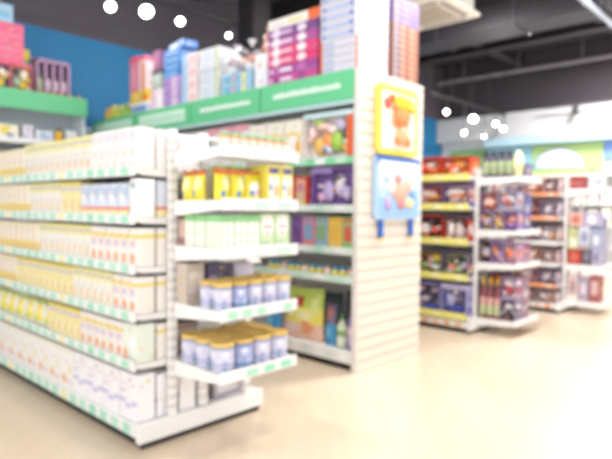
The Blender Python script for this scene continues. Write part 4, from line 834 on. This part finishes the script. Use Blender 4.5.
side([(carton('toy_carton', .11, .14, .24, 'c2ca90', (('r', .1, .1, .9, .5, 'eef0dc'),)), .11, 'pale olive carton'), (carton('toy_carton', .12, .14, .26, 'd0d4e4', (('o', .2, .3, .8, .8, '8f9abf'), ('r', 0, 0, 1, .2, 'b9a6ae'))), .12, 'pale grey-blue carton'),
      (carton('toy_carton', .12, .14, .24, 'a2a8c4', (('o', .2, .2, .8, .7, 'e6e6f0'),)), .12, 'blue-grey carton')], .7505, 'upper tier, '+V.format('middle'), XA4, YT4, 'upper cartons on the middle end shelf of the orange-edged rack', 'carton', .14)
side([(carton('gift_box', .15, .15, .188, 'b4473a', (('o', .2, .2, .8, .8, 'd9685a'),), '9a3a32'), .15, 'brick red box'), (carton('toy_carton', .10, .15, .188, '5c5666', (('o', .2, .3, .8, .8, '8a8698'),)), .10, 'dark grey box'),
      (carton('toy_carton', .09, .15, .188, 'b2acc4', (('o', .2, .3, .8, .8, '7f83a8'),)), .09, 'light grey box')], .5615, 'lower tier, '+V.format('middle'), XA4, YT4, 'lower boxes on the middle end shelf of the orange-edged rack', 'box', .15)
side([(carton('toy_carton', .16, .14, .16, 'e0b4a8', (('o', .2, .2, .8, .8, 'c97a6a'),)), .16, 'salmon box'), (carton('toy_carton', .17, .14, .17, 'b4b0cc', (('o', .2, .2, .8, .8, 'f0ecf2'),)), .17, 'pale violet box')], .0125+1.0, 'topmost tier, '+V.format('middle'), XA4, YT4, None, 'box', .14)
side([(carton('toy_carton', .12, .15, .30, 'e0cac8', (('o', .2, .3, .8, .8, 'b2969a'), ('r', 0, 0, 1, .2, 'f4efe9'))), .12, 'pale rose carton'), (carton('toy_carton', .11, .15, .28, 'b2a8bc', (('o', .2, .3, .8, .8, 'e6dce6'),)), .11, 'grey lilac carton'),
      (carton('toy_carton', .12, .15, .31, 'a8605c', (('r', .2, .3, .8, .8, 'd8b8b8'),)), .12, 'brown-red carton')], .1415, V.format('lowest'), XA4, YT4, None, 'carton', .15)
side([(carton('toy_carton', .17, .12, .60, 'c4c0d0', (('r', .1, .5, .45, .9, '9a9fbc'), ('r', .5, .2, .9, .6, 'e9dadc'))), .17, 'big pale carton'), (carton('toy_carton', .17, .12, .56, 'aaa6bc', (('r', .1, .3, .9, .7, 'e2dbe2'),)), .17, 'big grey-lilac carton')], .5615,
     'deep, '+V.format('middle'), XA4, YT4, None, 'carton', .12, dx=.19)

# =================================================================== right wall: panels and white cabinets
def panel(name, y0, y1, z0, z1, col, label):
    m = MB(); m.box(XF-.06, y0, z0, XF, y1, z1, mat(col, .5), .008)
    return tag(m.obj(name), label, 'wall panel')
panel('wall_panel', 5.51, 6.4, 2.14, 2.50, '8cc07a', 'green wall panel below the far spotlights')
panel('wall_panel', 4.56, 5.50, 1.9, 2.50, '9fd0e2', 'light blue wall panel between the two green ones')
panel('wall_panel', 3.22, 4.55, 1.9, 2.50, 'bcd98a', 'lime green wall panel behind the white domed sign')
panel('wall_panel', 2.3, 3.21, 2.15, 2.50, '7f9fe0', 'periwinkle blue wall panel beside the lime green one')
m = MB(); n = 24; R_ = .42
for i in range(n): pass
pts = [(R_*math.cos(PI*i/n), .36*math.sin(PI*i/n)) for i in range(n+1)]
k = len(pts); m.add([(XF-.10, 4.02+a, 2.05+c) for a, c in pts]+[(XF-.065, 4.02+a, 2.05+c) for a, c in pts], [list(range(k))[::-1], list(range(k, 2*k))]+[(i, i+1, k+i+1, k+i) for i in range(k-1)]+[(0, k, 2*k-1, k-1)], mat('fbfdff', .4))
dm = tag(m.obj('dome_sign'), 'white half-round sign with a blue edge on the lime green panel', 'sign')
m = MB(); m.add([(XF-.064, 4.04+a*1.13, 2.03+c*1.12) for a, c in pts]+[(XF-.061, 4.04+a*1.13, 2.03+c*1.12) for a, c in pts], [list(range(k))[::-1], list(range(k, 2*k))], mat('6fa8e8', .4)); m.obj('blue_edge', dm)
for i, y in enumerate((1.2, 2.45, 3.7, 4.95)):
    o = empty('wall_cabinet', (XF-.45, y, 0), f'white open wall cabinet along the pale wall, {ordw(i)} from the front', 'cabinet', 'white wall cabinets')
    m = MB(); m.box(0, 0, 0, .44, 1.22, .1, mat('e6e4e4', .5), .004); m.box(.42, 0, .1, .44, 1.22, 1.85, mat('eef1f3', .5)); m.box(0, 0, .1, .42, .02, 1.85, mat(WHITE, .5)); m.box(0, 1.2, .1, .42, 1.22, 1.85, mat(WHITE, .5)); m.box(0, 0, 1.85, .44, 1.22, 1.88, mat(WHITE, .5)); m.obj('carcass', o)
    for z in (.5, .9, 1.3):
        m = MB(); m.box(.01, .02, z, .42, 1.2, z+.025, mat(WHITE, .5)); m.obj('shelf', o)
rnd = random.Random(5)
for ci, y in enumerate((2.45, 3.7, 4.95)):
    for z, nm in ((1.326, 'top'), (.926, 'second')):
        for i in range(5):
            c = rnd.choice(['e6dfe8', 'f2d6cc', 'cfd6e6', 'e9e4d2', 'd6c0c6', 'f4f0f2']); h = rnd.uniform(.2, .34)
            put(carton('toy_carton', .16, .14, round(h, 2), c, (('r', .1, .2, .9, .7, 'faf6f6'),)), (XF-.33, y+.14+i*.225, z), -PI/2,
                f'{ordw(i)} pale carton from the front, {nm} shelf, {["second", "third", "fourth"][ci]} wall cabinet', 'carton', 'pale cartons in the wall cabinets')

# =================================================================== light and camera
def area(name, loc, size, power, aim=(0,0,-1), col=(1, .98, .96)):
    L = bpy.data.lights.new(name, 'AREA'); L.shape = 'RECTANGLE'; L.size = size[0]; L.size_y = size[1]; L.energy = power; L.color = col
    o = bpy.data.objects.new(name, L); C.objects.link(o); o.location = loc; o.rotation_euler = Vector(aim).to_track_quat('-Z', 'Y').to_euler()
L = bpy.data.lights.new('ceiling_downlight', 'SPOT'); L.energy = 130; L.spot_size = math.radians(58); L.spot_blend = .6; L.shadow_soft_size = .10; L.color = (1, .97, .93)
lo = bpy.data.objects.new('ceiling_downlight', L); C.objects.link(lo); lo.location = (1.7, 2.75, 4.0)
for i, (x, y, p) in enumerate(((0.4, 2.6, 50), (2.6, 1.0, 90), (2.6, 4.2, 36), (4.5, 2.0, 160), (6.35, 1.6, 145), (-.8, .2, 90), (6.35, 3.9, 110), (9.6, 2.6, 330), (8.6, .4, 110))):
    area(f'overhead_fill_{i}', (x, y, 4.0), (1.0, .5), p*.62, (.0, .0, -1))  # unseen fill lights added overhead to brighten the racks and far wall
w = bpy.data.worlds.new('World'); bpy.context.scene.world = w; w.use_nodes = True
w.node_tree.nodes['Background'].inputs[0].default_value = (.97, .985, 1, 1); w.node_tree.nodes['Background'].inputs[1].default_value = 1.75

cam = bpy.data.cameras.new('Camera'); co = bpy.data.objects.new('Camera', cam); C.objects.link(co)
F = 561.0
cam.sensor_width = 36; cam.lens = 36*F/612; cam.clip_start = .05
yaw = math.atan2(.686, .728); pitch = math.atan(22/F)
co.location = (0, 0, 1.2)
fwd = Vector((math.cos(yaw)*math.cos(pitch), math.sin(yaw)*math.cos(pitch), -math.sin(pitch)))
q = fwd.to_track_quat('-Z', 'Y')
co.rotation_euler = (q.to_matrix().to_4x4() @ Matrix.Rotation(math.radians(.6), 4, 'Z')).to_euler()
cam.dof.use_dof = True; cam.dof.focus_distance = .7; cam.dof.aperture_fstop = 4.1
bpy.context.scene.camera = co
sc = bpy.context.scene
sc.view_settings.view_transform = 'Standard'; sc.view_settings.look = 'None'; sc.view_settings.gamma = 1; sc.view_settings.exposure = .42
sc.view_settings.use_curve_mapping = False
sc.cycles.use_denoising = True
sc.cycles.max_bounces = 8
